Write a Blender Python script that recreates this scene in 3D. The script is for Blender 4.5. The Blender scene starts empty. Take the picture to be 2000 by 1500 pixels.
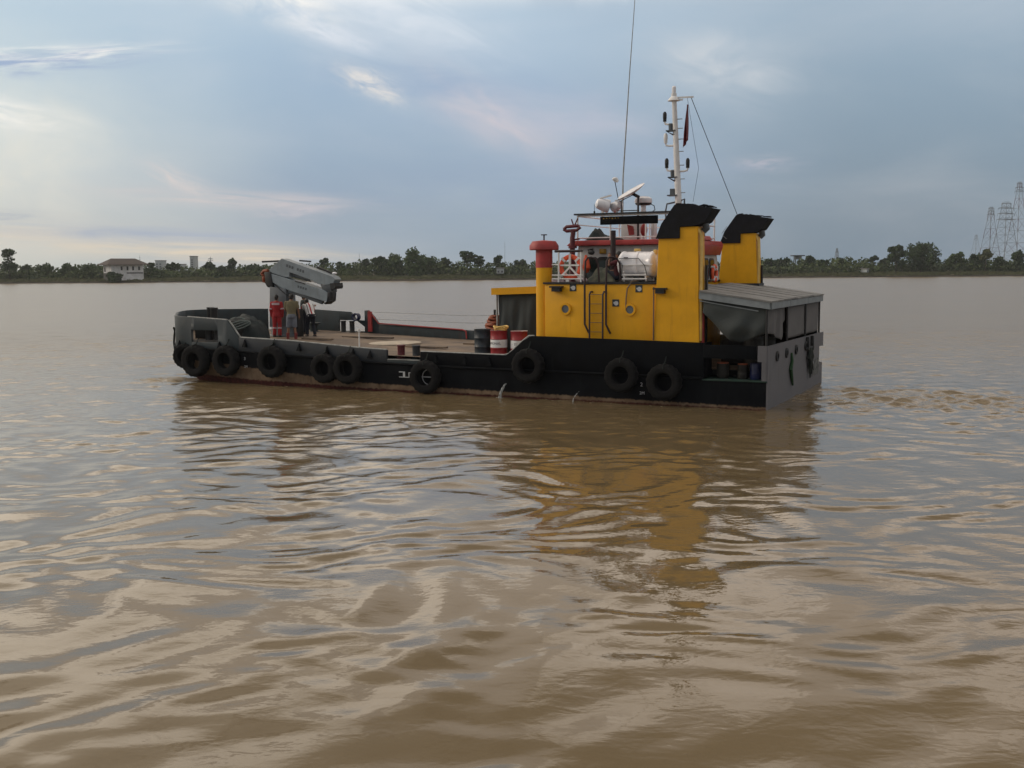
import bpy, bmesh, math, random
import numpy as np
from mathutils import Vector, Matrix, noise as mnoise
random.seed(7); rng = np.random.default_rng(5)
R = math.radians
sc = bpy.context.scene; COL = sc.collection

def lin(r, g, b):
    f = lambda c: (c/255/12.92) if c/255 <= .04045 else ((c/255+.055)/1.055)**2.4
    return (f(r), f(g), f(b), 1)

# ------------------------------------------------------------------ camera
CAM_H, FPX = 4.1, 2080.0
PITCH = math.atan(223/FPX); ROLL = R(.43)
cd = bpy.data.cameras.new('camera'); cam = bpy.data.objects.new('camera', cd); COL.objects.link(cam)
cd.sensor_width = 36; cd.lens = 36*FPX/2000; cd.clip_start = .1; cd.clip_end = 20000
cam.matrix_world = (Matrix.Translation((0, 0, CAM_H)) @ Matrix.Rotation(R(90)-PITCH, 4, 'X') @ Matrix.Rotation(-ROLL, 4, 'Z'))
sc.camera = cam
sc.view_settings.view_transform = 'Standard'; sc.view_settings.look = 'None'
sc.view_settings.exposure = .24; sc.view_settings.gamma = 1
sc.cycles.max_bounces = 6; sc.cycles.use_denoising = True

# ------------------------------------------------------------------ sun
SUN_AZ, SUN_EL = R(-82), R(24)            # from the left of the view, behind thin cloud
sd = bpy.data.lights.new('sun', 'SUN'); sd.energy = .65; sd.angle = R(18); sd.color = (1, .86, .7)
sun = bpy.data.objects.new('sun', sd); COL.objects.link(sun)
sdir = Vector((math.sin(SUN_AZ)*math.cos(SUN_EL), math.cos(SUN_AZ)*math.cos(SUN_EL), math.sin(SUN_EL)))
sun.rotation_euler = sdir.to_track_quat('Z', 'Y').to_euler()

# ------------------------------------------------------------------ node helper
class N:
    def __init__(s, nt): s.t = nt; s.n = nt.nodes; s.l = nt.links
    def new(s, typ, ins=None, **props):
        nd = s.n.new(typ)
        for k, v in props.items(): setattr(nd, k, v)
        for k, v in (ins or {}).items(): s.set(nd.inputs[k], v)
        return nd
    def set(s, sock, v):
        if isinstance(v, bpy.types.NodeSocket): s.l.new(v, sock)
        elif isinstance(v, tuple) and len(v) == 3 and sock.type == 'RGBA': sock.default_value = (*v, 1)
        else: sock.default_value = v
    def m(s, op, a, b=None, c=None, clamp=False):
        nd = s.n.new('ShaderNodeMath'); nd.operation = op; nd.use_clamp = clamp
        s.set(nd.inputs[0], a)
        if b is not None: s.set(nd.inputs[1], b)
        if c is not None: s.set(nd.inputs[2], c)
        return nd.outputs[0]
    def mr(s, v, a, b, c=0., d=1., smooth=True):
        nd = s.n.new('ShaderNodeMapRange'); nd.interpolation_type = 'SMOOTHSTEP' if smooth else 'LINEAR'
        for i, x in enumerate((v, a, b, c, d)): s.set(nd.inputs[i], x)
        return nd.outputs[0]
    def mix(s, f, a, b, blend='MIX'):
        nd = s.n.new('ShaderNodeMix'); nd.data_type = 'RGBA'; nd.blend_type = blend
        s.set(nd.inputs[0], f); s.set(nd.inputs[6], a); s.set(nd.inputs[7], b)
        return nd.outputs[2]
    def ramp(s, f, stops, interp='LINEAR'):
        nd = s.n.new('ShaderNodeValToRGB'); nd.color_ramp.interpolation = interp
        el = nd.color_ramp.elements
        while len(el) < len(stops): el.new(.5)
        for e, (p, c) in zip(el, stops): e.position = p; e.color = c
        s.set(nd.inputs[0], f); return nd.outputs[0]
    def noise(s, vec, scale, detail=4, rough=.5, dist=0., dim='3D'):
        nd = s.n.new('ShaderNodeTexNoise'); nd.noise_dimensions = dim
        s.set(nd.inputs['Vector'], vec); nd.inputs['Scale'].default_value = scale
        nd.inputs['Detail'].default_value = detail; nd.inputs['Roughness'].default_value = rough
        nd.inputs['Distortion'].default_value = dist
        return nd.outputs['Fac']

# ------------------------------------------------------------------ sky (world): sky texture under a deck of thin evening cloud
w = bpy.data.worlds.new('World'); sc.world = w; w.use_nodes = True
w.node_tree.nodes.clear(); n = N(w.node_tree)
tc = n.new('ShaderNodeTexCoord').outputs['Generated']
sx = n.new('ShaderNodeSeparateXYZ', {0: tc}); X, Y, Z = sx.outputs
az = n.m('ARCTAN2', X, Y); el = n.m('ARCSINE', Z)
sky = n.new('ShaderNodeTexSky', sky_type='NISHITA', sun_disc=False, sun_elevation=SUN_EL, sun_rotation=SUN_AZ, air_density=1.2, dust_density=3.0, ozone_density=1.0)
elr = n.m('DIVIDE', el, .5, clamp=True)                 # 0..1 over 0..28.6 degrees
def col(*c): return lin(*c)
rl = n.ramp(elr, [(0, col(192, 194, 184)), (.05, col(200, 203, 195)), (.16, col(205, 211, 207)), (.30, col(194, 208, 212)), (.5, col(170, 194, 212)), (.75, col(196, 200, 204)), (1, col(214, 210, 204))], 'B_SPLINE')
rm = n.ramp(elr, [(0, col(148, 160, 171)), (.07, col(139, 158, 175)), (.2, col(141, 163, 185)), (.36, col(152, 175, 197)), (.5, col(177, 197, 213)), (.75, col(186, 190, 198)), (1, col(196, 192, 190))], 'B_SPLINE')
rr = n.ramp(elr, [(0, col(112, 130, 146)), (.08, col(114, 133, 150)), (.2, col(121, 141, 159)), (.36, col(137, 158, 176)), (.5, col(160, 179, 196)), (.75, col(164, 166, 172)), (1, col(170, 164, 160))], 'B_SPLINE')
warp = n.noise(tc, 2.2, 3)
azw = n.m('ADD', az, n.m('MULTIPLY', n.m('SUBTRACT', warp, .5), .3))
base = n.mix(n.mr(azw, -.50, -.20), rl, rm)
base = n.mix(n.mr(azw, -.06, .30), base, rr)
# large soft streaks
stv = n.new('ShaderNodeCombineXYZ', {0: n.m('MULTIPLY', az, 1.0), 1: n.m('MULTIPLY', el, 3.2), 2: 0.}).outputs[0]
st = n.noise(stv, 3.2, 6, .55, .6)
base = n.mix(n.mr(st, .35, .75, 0, .16), base, (.78, .74, .72, 1))
st2 = n.noise(stv, 1.7, 4, .5, .3)
base = n.mix(n.mr(st2, .5, .8, 0, .3), base, (.27, .34, .46, 1))
def patch(px, py, wx, wy, rot, color, amt, hard=.5, seed=0.):
    """a cloud lit by the low sun: bearing and height in degrees-like radians, soft noisy edge"""
    global base
    a0 = (px-1000)/2080; e0 = (527-py-.0075*(px-1000))/2080; sa = wx/2080; se = wy/2080
    da = n.m('SUBTRACT', az, a0); de = n.m('SUBTRACT', el, e0); c, s_ = math.cos(R(rot)), math.sin(R(rot))
    u = n.m('DIVIDE', n.m('ADD', n.m('MULTIPLY', da, c), n.m('MULTIPLY', de, s_)), sa)
    v = n.m('DIVIDE', n.m('SUBTRACT', n.m('MULTIPLY', de, c), n.m('MULTIPLY', da, s_)), se)
    d2 = n.m('ADD', n.m('MULTIPLY', u, u), n.m('MULTIPLY', v, v))
    g = n.m('POWER', 2.718, n.m('MULTIPLY', d2, -1.))
    vec = n.new('ShaderNodeCombineXYZ', {0: n.m('ADD', n.m('MULTIPLY', u, .8), seed), 1: n.m('MULTIPLY', v, .8), 2: seed}).outputs[0]
    nz = n.noise(vec, 1.3, 6, .6, .8)
    k = n.m('MULTIPLY', g, n.mr(nz, .5-hard*.5, .5+hard*.5, 0, 1.7))
    base = n.mix(n.m('MULTIPLY', k, amt, clamp=True), base, color)
CW = lin(245, 240, 232); CP = lin(226, 206, 202); CC = lin(240, 230, 217); CD = lin(140, 158, 190)
patch(40, 330, 260, 150, 0, lin(228, 222, 208), .55, .8, 1)
patch(545, 15, 110, 45, -20, CW, .85, .4, 2)
patch(760, 40, 200, 55, -18, lin(228, 231, 236), .6, .8, 3)
patch(660, 90, 90, 20, -18, lin(226, 228, 234), .5, .5, 4)
patch(738, 180, 55, 18, -22, CC, 1.1, .5, 5)
patch(975, 240, 130, 42, -28, CP, .62, .95, 6)
patch(1110, 240, 170, 42, -5, lin(190, 188, 200), .55, .9, 7)
patch(1400, 150, 130, 60, -8, lin(200, 204, 208), .7, .95, 8)
patch(165, 158, 150, 13, 7, CW, .9, .4, 9)
patch(150, 172, 150, 17, 7, lin(150, 168, 196), .9, .35, 10)
patch(60, 255, 120, 22, -8, CW, .7, .5, 11)
patch(500, 396, 190, 14, -2, lin(214, 200, 196), .8, .6, 12)
patch(385, 365, 60, 16, -25, lin(214, 204, 200), .7, .5, 13)
patch(590, 410, 70, 20, 0, lin(204, 194, 198), .7, .5, 14)
patch(400, 492, 240, 17, -3, lin(224, 208, 184), .95, .5, 15)
patch(180, 470, 260, 24, -3, lin(214, 206, 192), .8, .5, 16)
patch(60, 434, 90, 10, 0, lin(160, 170, 184), .7, .5, 17)
patch(360, 465, 250, 16, -2, lin(160, 172, 190), .7, .5, 18)
patch(1480, 330, 50, 12, 0, lin(172, 172, 184), .7, .5, 19)
patch(880, 190, 260, 60, -8, lin(142, 164, 192), .5, .6, 20)
patch(900, 370, 420, 70, 0, lin(136, 156, 182), .5, .6, 21)
patch(1230, 330, 200, 40, 0, lin(150, 166, 194), .4, .6, 22)
# the sky overhead and behind the viewer: brighter broken cloud (lights the boat, shows in the near water)
upn = n.noise(n.new('ShaderNodeVectorMath', {0: tc, 1: (3.1, .7, 1.3)}).outputs[0], 4.6, 4, .45, 1.1)
upl = n.mix(n.mr(azw, -.5, .35), (1.95, 1.72, 1.42, 1), (1.3, 1.12, .96, 1))
upd = n.mix(n.mr(azw, -.5, .35), (.78, .69, .60, 1), (.86, .74, .64, 1))
thr = n.mr(az, -.5, .25, .435, .53); up = n.mix(n.mr(n.m('SUBTRACT', upn, thr), 0., .05), upd, upl)
low_c = n.mix(n.m('MULTIPLY', n.mr(el, .37, .47), n.mr(az, -.6, .1, .45, .95)), up, lin(146, 132, 114)); up = n.mix(n.mr(el, .6, .9), low_c, up)
base = n.mix(n.mr(el, .225, .30), base, up)
back = n.mr(n.m('ABSOLUTE', az), 1.3, 2.3)
backc = n.mix(n.mr(upn, .4, .62), lin(196, 200, 208), lin(252, 244, 232))
backc = n.new('ShaderNodeVectorMath', {0: backc, 1: (.58, .58, .58)}, operation='MULTIPLY').outputs[0]
base = n.mix(back, base, backc)
tenx = n.new('ShaderNodeVectorMath', {0: base, 1: (10, 10, 10)}, operation='MULTIPLY').outputs[0]
fin = n.mix(.92, sky.outputs[0], tenx)
fin = n.mix(n.mr(Z, -.02, -.01), lin(110, 100, 84), fin)
bg = n.new('ShaderNodeBackground', {0: fin, 1: .1}); out = n.new('ShaderNodeOutputWorld', {0: bg.outputs[0]})

# ------------------------------------------------------------------ materials
def mat(name, color, rough=.6, var=.25, scale=3., metal=0., bump=.0, bscale=40., streak=0., streakc=(.09, .05, .03), spec=.5, coat=0., color2=None):
    m = bpy.data.materials.new(name); m.use_nodes = True; k = N(m.node_tree)
    b = k.n['Principled BSDF']; tcn = k.new('ShaderNodeTexCoord').outputs['Object']
    c1 = tuple(min(1, x*(1+var*.6)) for x in color[:3]); c0 = tuple(x*(1-var) for x in color[:3]) if color2 is None else color2[:3]
    nz = k.noise(tcn, scale, 6, .6, .3)
    c = k.mix(k.mr(nz, .3, .7), (*c0, 1), (*c1, 1))
    if streak:
        mp = k.new('ShaderNodeMapping', {0: tcn, 3: (7, 7, .5)}).outputs[0]
        s1 = k.noise(mp, 1.2, 5, .65); s2 = k.noise(tcn, 1.1, 3)
        f = k.m('MULTIPLY', k.mr(s1, .52, .72), k.mr(s2, .42, .62))
        c = k.mix(k.m('MULTIPLY', f, streak), c, (*streakc, 1))
    k.set(b.inputs['Base Color'], c); b.inputs['Metallic'].default_value = metal
    k.set(b.inputs['Roughness'], k.mr(nz, .2, .8, max(0, rough-.12), min(1, rough+.12)))
    b.inputs['Specular IOR Level'].default_value = spec; b.inputs['Coat Weight'].default_value = coat
    if bump:
        bn = k.new('ShaderNodeBump', {'Height': k.noise(tcn, bscale, 4), 'Strength': bump, 'Distance': .02})
        k.set(b.inputs['Normal'], bn.outputs[0])
    return m
M = {}
M['yellow'] = mat('yellow_paint', (.74, .37, .006), .5, .08, 1.6, streak=.3, streakc=(.25, .10, .012), bump=.12, bscale=6, spec=.35)
M['yellow_pale'] = mat('pale_yellow_paint', (.72, .50, .16), .55, .2, 3, streak=.4, spec=.3)
M['slate'] = mat('slate_grey_paint', (.026, .039, .047), .6, .2, 2, streak=.5, streakc=(.03, .04, .04), bump=.15, bscale=3)
M['slate_dark'] = mat('dark_slate_paint', (.019, .025, .033), .6, .3, 2, streak=.6, streakc=(.012, .014, .016), bump=.15, bscale=3)
M['black'] = mat('black_paint', (.0045, .0055, .0075), .7, .4, 2, streak=.5, streakc=(.014, .016, .018), bump=.2, bscale=3, spec=.08)
M['black_matt'] = mat('sooty_black_paint', (.012, .013, .017), .85, .4, 4, bump=.3, bscale=8, spec=.2)
M['teal_dark'] = mat('dark_teal_paint', (.020, .033, .040), .6, .4, 3, streak=.5, streakc=(.05, .02, .015))
M['rail'] = mat('worn_rail_edge', (.30, .31, .30), .6, .4, 6)
M['red'] = mat('red_paint', (.36, .035, .035), .5, .25, 3, streak=.35, streakc=(.12, .03, .03))
M['red_dark'] = mat('dark_red_paint', (.10, .008, .016), .5, .3, 5)
M['maroon'] = mat('maroon_pipe_paint', (.022, .008, .010), .5, .3, 5)
M['white'] = mat('white_paint', (.72, .72, .72), .45, .12, 3, streak=.25, streakc=(.48, .44, .40))
M['white_gloss'] = mat('white_fibreglass', (.80, .80, .84), .3, .08, 2, streak=.25, streakc=(.42, .40, .38), coat=.3)
M['grey_w'] = mat('wheelhouse_grey_white', (.46, .47, .47), .55, .12, 2, streak=.4, streakc=(.25, .2, .16))
M['grey_light'] = mat('crane_light_grey', (.21, .25, .28), .5, .16, 2.5, streak=.35, streakc=(.12, .12, .11), bump=.1, bscale=8)
M['grey_mid'] = mat('crane_mid_grey', (.085, .10, .115), .5, .25, 3, streak=.35)
M['transom'] = mat('transom_grey', (.125, .125, .138), .65, .15, 1.2, streak=.5, streakc=(.05, .055, .05), bump=.1, bscale=2)
M['dark'] = mat('dark_metal', (.016, .017, .019), .6, .4, 6)
M['deck'] = mat('worn_brown_deck', (.155, .115, .08), .8, .55, .9, bump=.4, bscale=5, streak=.7, streakc=(.05, .035, .026), color2=(.07, .048, .034))
M['roofgrey'] = mat('weathered_plank_roof', (.185, .188, .186), .75, .3, 1.2, bump=.3, bscale=4, streak=.5, streakc=(.16, .12, .10))
M['fascia'] = mat('grey_fascia_paint', (.21, .24, .26), .6, .25, 2)
M['rubber'] = mat('worn_tyre_rubber', (.009, .009, .010), .85, .5, 5, bump=.5, bscale=14, color2=(.015, .015, .015), spec=.1)
M['orange'] = mat('orange_plastic', (.78, .10, .03), .5, .15, 5)
M['orange_hose'] = mat('orange_hose_rubber', (.26, .058, .02), .6, .3, 8)
M['cloth_grey'] = mat('grey_tarpaulin', (.045, .053, .053), .85, .3, 1.5, bump=.3, bscale=12, color2=(.036, .044, .045))
M['cloth_lite'] = mat('light_grey_tarpaulin', (.12, .12, .125), .85, .2, 1.5, bump=.2, bscale=12)
M['cloth_dark'] = mat('dark_tarpaulin', (.014, .022, .024), .8, .5, 3, bump=.4, bscale=10)
M['rope'] = mat('pale_rope', (.10, .125, .12), .9, .3, 20)
M['rope_dark'] = mat('dark_rope', (.012, .018, .016), .9, .3, 20)
M['rope_green'] = mat('green_rope', (.012, .06, .018), .8, .3, 20)
M['drumred'] = mat('drum_red_paint', (.30, .022, .028), .45, .25, 5, streak=.4, streakc=(.12, .02, .02))
M['drumwhite'] = mat('drum_white_band', (.75, .76, .77), .5, .15, 4, streak=.3)
M['drumblue'] = mat('drum_blue_black', (.014, .024, .034), .5, .4, 4)
M['blue'] = mat('blue_plastic', (.005, .011, .06), .4, .2, 4)  # darkened blue; the recess shade is part of the barrel's colour
M['ink'] = mat('dark_lettering', (.05, .03, .04), .7, .1)
M['inkgrey'] = mat('stencil_grey', (.085, .10, .115), .7, .1)
M['markwhite'] = mat('white_marking', (.50, .52, .54), .7, .15, 20)
M['cream'] = mat('cream_disc_paint', (.42, .36, .28), .7, .3, 4)
M['glass'] = mat('dark_green_window', (.012, .028, .026), .08, .2, 2, spec=.6)
M['glass2'] = mat('porthole_glass', (.10, .12, .14), .08, .2, 2, spec=.6)
M['skin'] = mat('skin', (.22, .105, .06), .55, .1, 8)
M['hair'] = mat('black_hair', (.008, .007, .007), .6, .2, 30)
M['coverall'] = mat('red_coverall', (.34, .018, .022), .85, .25, 8)
M['reflect'] = mat('pale_reflective_band', (.52, .40, .42), .6, .15, 10)
M['khaki'] = mat('khaki_shirt', (.17, .145, .085), .9, .15, 8)
M['shorts'] = mat('grey_shorts', (.15, .165, .20), .9, .2, 8)
M['navy'] = mat('dark_trousers', (.012, .016, .028), .9, .2, 8)
M['shirtdark'] = mat('dark_shirt', (.016, .024, .026), .9, .2, 8)
M['bootred'] = mat('red_rubber_boot', (.20, .03, .028), .6, .2, 8)
M['sandal'] = mat('dark_shoe', (.02, .018, .018), .7, .2, 8)
M['camo'] = mat('olive_canvas', (.10, .10, .07), .9, .5, 4, color2=(.035, .045, .035))
M['brass'] = mat('yellow_lamp_box', (.34, .19, .015), .5, .2, 6)
M['green_edge'] = mat('green_ledge_paint', (.010, .035, .026), .7, .4, 4)
M['brown'] = mat('brown_barrel', (.008, .007, .005), .7, .4, 4)  # near-black brown; shade of the stern recess put into the colour

def striped_shirt():
    m = bpy.data.materials.new('striped_shirt'); m.use_nodes = True; k = N(m.node_tree); b = k.n['Principled BSDF']
    o = k.new('ShaderNodeTexCoord').outputs['Object']; s = k.new('ShaderNodeSeparateXYZ', {0: o})
    f = k.m('FRACT', k.m('MULTIPLY', k.m('ADD', s.outputs[0], 2.03), 3.4))
    c = k.ramp(f, [(0, (.78, .78, .78, 1)), (.5, (.02, .02, .03, 1)), (.58, (.74, .74, .76, 1)), (.8, (.42, .02, .03, 1))], 'CONSTANT')
    k.set(b.inputs['Base Color'], c); b.inputs['Roughness'].default_value = .9
    return m
M['striped'] = striped_shirt()

def hull_mat():
    """black topsides, mud scum along the old waterline, red below: bands follow the boat's trim"""
    m = bpy.data.materials.new('hull_paint'); m.use_nodes = True; k = N(m.node_tree); b = k.n['Principled BSDF']
    o = k.new('ShaderNodeTexCoord').outputs['Object']; s = k.new('ShaderNodeSeparateXYZ', {0: o})
    u = k.m('MULTIPLY', s.outputs[0], -1); z = s.outputs[2]
    nz = k.noise(o, 1.5, 6, .65); nf = k.noise(o, 9, 4)
    mp = k.new('ShaderNodeMapping', {0: o, 3: (6, 6, .6)}).outputs[0]; ns = k.noise(mp, 1.1, 5, .65)
    wob = k.m('ADD', k.m('MULTIPLY', k.m('SUBTRACT', nf, .5), .10), k.m('MULTIPLY', k.m('SUBTRACT', ns, .5), .12))
    top = k.m('ADD', k.m('MULTIPLY_ADD', u, .012, .08), k.m('MULTIPLY', k.m('MAXIMUM', k.m('SUBTRACT', u, 14.), 0.), .062))
    d = k.m('SUBTRACT', k.m('ADD', z, wob), top)
    d2 = k.m('SUBTRACT', k.m('ADD', z, wob), k.m('MULTIPLY', top, .30))
    blk = k.mix(k.mr(nz, .35, .7), (.0028, .0035, .0055, 1), (.007, .0085, .011, 1))
    blk = k.mix(k.m('MULTIPLY', k.mr(ns, .55, .75), .4), blk, (.022, .022, .024, 1))
    scum = k.mix(k.mr(nz, .3, .7), (.115, .076, .048, 1), (.215, .155, .105, 1))
    scum = k.mix(k.m('MULTIPLY', k.mr(ns, .5, .7), .6), scum, (.07, .05, .04, 1))
    red = k.mix(k.mr(nf, .35, .7), (.035, .010, .010, 1), (.075, .02, .016, 1))
    c = k.mix(k.mr(d, -.03, .03), scum, blk); c = k.mix(k.mr(d2, -.03, .03), red, c)
    k.set(b.inputs['Base Color'], c); k.set(b.inputs['Roughness'], k.mr(nz, .3, .7, .45, .7)); b.inputs['Specular IOR Level'].default_value = .08
    bn = k.new('ShaderNodeBump', {'Height': k.noise(o, 2.2, 4), 'Strength': .25, 'Distance': .03}); k.set(b.inputs['Normal'], bn.outputs[0])
    return m
M['hull'] = hull_mat()

# ------------------------------------------------------------------ mesh builder
YAW = math.atan2(-.44150, .89726); ORG = Vector((7.3466, 30.5082, 0))
BM = Matrix.Translation(ORG) @ Matrix.Rotation(YAW, 4, 'Z')
def P(u, v, z): return Vector((-u, v, z))     # boat frame: u forward from the stern, v to starboard, z up

class MB:
    def __init__(s): s.v = []; s.f = []
    def add(s, vs, fs):
        k = len(s.v); s.v += [tuple(x) for x in vs]; s.f += [tuple(i+k for i in f) for f in fs]; return s
    def box(s, a0, a1, b0, b1, c0, c1):
        return s.add([(x, y, z) for x in (a0, a1) for y in (b0, b1) for z in (c0, c1)], [(0, 1, 3, 2), (4, 6, 7, 5), (0, 4, 5, 1), (2, 3, 7, 6), (0, 2, 6, 4), (1, 5, 7, 3)])
    def obox(s, c, ax, ay, az_):
        c, ax, ay, az_ = map(Vector, (c, ax, ay, az_))
        return s.add([c+i*ax+j*ay+k*az_ for i in (-1, 1) for j in (-1, 1) for k in (-1, 1)], [(0, 1, 3, 2), (4, 6, 7, 5), (0, 4, 5, 1), (2, 3, 7, 6), (0, 2, 6, 4), (1, 5, 7, 3)])
    def bar(s, p, q, w_, h_=None):
        p, q = Vector(p), Vector(q); d = (q-p); L = d.length; d.normalize()
        t = Vector((0, 0, 1)) if abs(d.z) < .9 else Vector((1, 0, 0)); a = d.cross(t).normalized(); b = a.cross(d)
        return s.obox((p+q)/2, d*(L/2), a*(w_/2), b*((h_ or w_)/2))
    def tube(s, pts, r, n=8, cap=True):
        pts = [Vector(p) for p in pts]; rs = r if isinstance(r, (list, tuple)) else [r]*len(pts)
        prev = None; rings = []
        for i, p in enumerate(pts):
            d = (pts[min(i+1, len(pts)-1)]-pts[max(i-1, 0)]).normalized()
            if prev is None:
                t = Vector((0, 0, 1)) if abs(d.z) < .9 else Vector((1, 0, 0)); a = d.cross(t).normalized()
            else: a = (prev-d*prev.dot(d)).normalized()
            prev = a; b = d.cross(a)
            rings.append([p+(a*math.cos(2*math.pi*j/n)+b*math.sin(2*math.pi*j/n))*rs[i] for j in range(n)])
        vs = [q for r_ in rings for q in r_]
        fs = [(i*n+j, i*n+(j+1) % n, (i+1)*n+(j+1) % n, (i+1)*n+j) for i in range(len(pts)-1) for j in range(n)]
        if cap: fs += [tuple(range(n)), tuple(range((len(pts)-1)*n, len(pts)*n))]
        return s.add(vs, fs)
    def lathe(s, c, prof, n=24, axis='Z', closed=False, mod=None):
        """prof: (radius, height) along the axis"""
        c = Vector(c); vs = []
        for k, (r, h) in enumerate(prof):
            for j in range(n):
                t = 2*math.pi*j/n; rr_ = r if mod is None else mod(k, j, r)
                a, b = rr_*math.cos(t), rr_*math.sin(t)
                vs.append(c+Vector({'Z': (a, b, h), 'Y': (a, h, b), 'X': (h, a, b)}[axis]))
        m_ = len(prof); rng_ = range(m_) if closed else range(m_-1)
        fs = [(i*n+j, i*n+(j+1) % n, ((i+1) % m_)*n+(j+1) % n, ((i+1) % m_)*n+j) for i in rng_ for j in range(n)]
        if not closed: fs += [tuple(range(n)), tuple(range((m_-1)*n, m_*n))]
        return s.add(vs, fs)
    def prism(s, poly, v0, v1):
        """polygon in (u, z) pushed across v"""
        m_ = len(poly); vs = [(a, v0, b) for a, b in poly]+[(a, v1, b) for a, b in poly]
        return s.add(vs, [tuple(range(m_)), tuple(range(m_, 2*m_))]+[(i, (i+1) % m_, m_+(i+1) % m_, m_+i) for i in range(m_)])
    def ell(s, c, r, n=12, m_=8):
        c = Vector(c); vs = []
        for i in range(m_+1):
            th = math.pi*i/m_
            for j in range(n):
                ph = 2*math.pi*j/n; vs.append(c+Vector((r[0]*math.sin(th)*math.cos(ph), r[1]*math.sin(th)*math.sin(ph), r[2]*math.cos(th))))
        return s.add(vs, [(i*n+j, i*n+(j+1) % n, (i+1)*n+(j+1) % n, (i+1)*n+j) for i in range(m_) for j in range(n)])
    def sheet(s, grid):
        nr, nc = len(grid), len(grid[0])
        return s.add([p for row in grid for p in row], [(i*nc+j, i*nc+j+1, (i+1)*nc+j+1, (i+1)*nc+j) for i in range(nr-1) for j in range(nc-1)])

def mesh(name, mb, m, base=(0, 0, 0), boat=True, bevel=0., smooth=35., solid=0., remesh=0.):
    bm = bmesh.new(); b = Vector(base)
    vs = [bm.verts.new((P(*p) if boat else Vector(p))-b) for p in mb.v]
    for f in mb.f:
        try: bm.faces.new([vs[i] for i in dict.fromkeys(f)])
        except ValueError: pass
    bmesh.ops.remove_doubles(bm, verts=bm.verts, dist=1e-5)
    bmesh.ops.recalc_face_normals(bm, faces=bm.faces)
    if bevel:
        ed = [e for e in bm.edges if len(e.link_faces) == 2 and e.calc_face_angle(0) > R(30)]
        bmesh.ops.bevel(bm, geom=ed, offset=bevel, segments=2, profile=.5, affect='EDGES', clamp_overlap=True)
    if smooth:
        for f in bm.faces: f.smooth = True
        for e in bm.edges:
            if len(e.link_faces) == 2 and e.calc_face_angle(0) > R(smooth): e.smooth = False
    me = bpy.data.meshes.new(name); bm.to_mesh(me); bm.free()
    for x in (m if isinstance(m, (list, tuple)) else [m]): me.materials.append(x)
    if solid or remesh:
        o = bpy.data.objects.new('tmp', me); COL.objects.link(o)
        if solid: k = o.modifiers.new('s', 'SOLIDIFY'); k.thickness = solid; k.offset = 0
        if remesh:
            k = o.modifiers.new('r', 'REMESH'); k.mode = 'VOXEL'; k.voxel_size = remesh; k.use_smooth_shade = True
            k = o.modifiers.new('sm', 'SMOOTH'); k.factor = .5; k.iterations = 4
        dg = bpy.context.evaluated_depsgraph_get(); me2 = bpy.data.meshes.new_from_object(o.evaluated_get(dg))
        bpy.data.objects.remove(o); bpy.data.meshes.remove(me); me = me2; me.name = name
        if not me.materials: me.materials.append(m)
    return me
BASE = {}
def tag(o, label, cat, group=None, kind=None):
    if label: o['label'] = label
    if cat: o['category'] = cat
    if group: o['group'] = group
    if kind: o['kind'] = kind
    return o
def thing(name, label, cat, base=(0, 0, 0), group=None, boat=True, rz=0.):
    o = bpy.data.objects.new(name, None); COL.objects.link(o); o.empty_display_size = .2
    b = P(*base) if boat else Vector(base); BASE[o.name] = (b, boat)
    o.matrix_world = BM @ Matrix.Translation(b) if boat else Matrix.Translation(b) @ Matrix.Rotation(rz, 4, 'Z')
    return tag(o, label, cat, group)
def part(name, mb, m, parent, **kw):
    b, boat = BASE[parent.name]
    local = kw.pop('local', False)
    me = mb if isinstance(mb, bpy.types.Mesh) else mesh(name, mb, m, (0, 0, 0) if local or not boat else b, boat and not local, **kw)
    o = bpy.data.objects.new(name, me); COL.objects.link(o); o.parent = parent; BASE[o.name] = (b, boat)
    return o
def solo(name, mb, m, label, cat, base=(0, 0, 0), group=None, boat=True, kind=None, **kw):
    b = P(*base) if boat else Vector(base)
    o = bpy.data.objects.new(name, mesh(name, mb, m, b, boat, **kw)); COL.objects.link(o); BASE[o.name] = (b, boat)
    o.matrix_world = BM @ Matrix.Translation(b) if boat else Matrix.Translation(b)
    return tag(o, label, cat, group, kind)
def copy_tree(o, parent=None):
    c = o.copy(); COL.objects.link(c); BASE[c.name] = BASE.get(o.name)
    if parent: c.parent = parent
    for ch in [x for x in bpy.data.objects if x.parent == o]: copy_tree(ch, c)
    return c
def place(o, u, v, z, rz=0., s=1.):
    o.matrix_world = BM @ Matrix.Translation(P(u, v, z)) @ Matrix.Rotation(rz, 4, 'Z') @ Matrix.Scale(s, 4)
def text_mb(txt, size, fn, depth=.004):
    """lettering as solid glyphs; fn maps (x, y, d) on the sign to (u, v, z)"""
    cu = bpy.data.curves.new('t', 'FONT'); cu.body = txt; cu.size = size; cu.align_x = 'CENTER'; cu.align_y = 'CENTER'; cu.extrude = depth; cu.resolution_u = 3
    o = bpy.data.objects.new('t', cu); COL.objects.link(o)
    me = bpy.data.meshes.new_from_object(o.evaluated_get(bpy.context.evaluated_depsgraph_get()))
    mb = MB(); mb.add([fn(*v.co) for v in me.vertices], [tuple(p.vertices) for p in me.polygons])
    bpy.data.objects.remove(o); bpy.data.curves.remove(cu); bpy.data.meshes.remove(me); return mb
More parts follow.
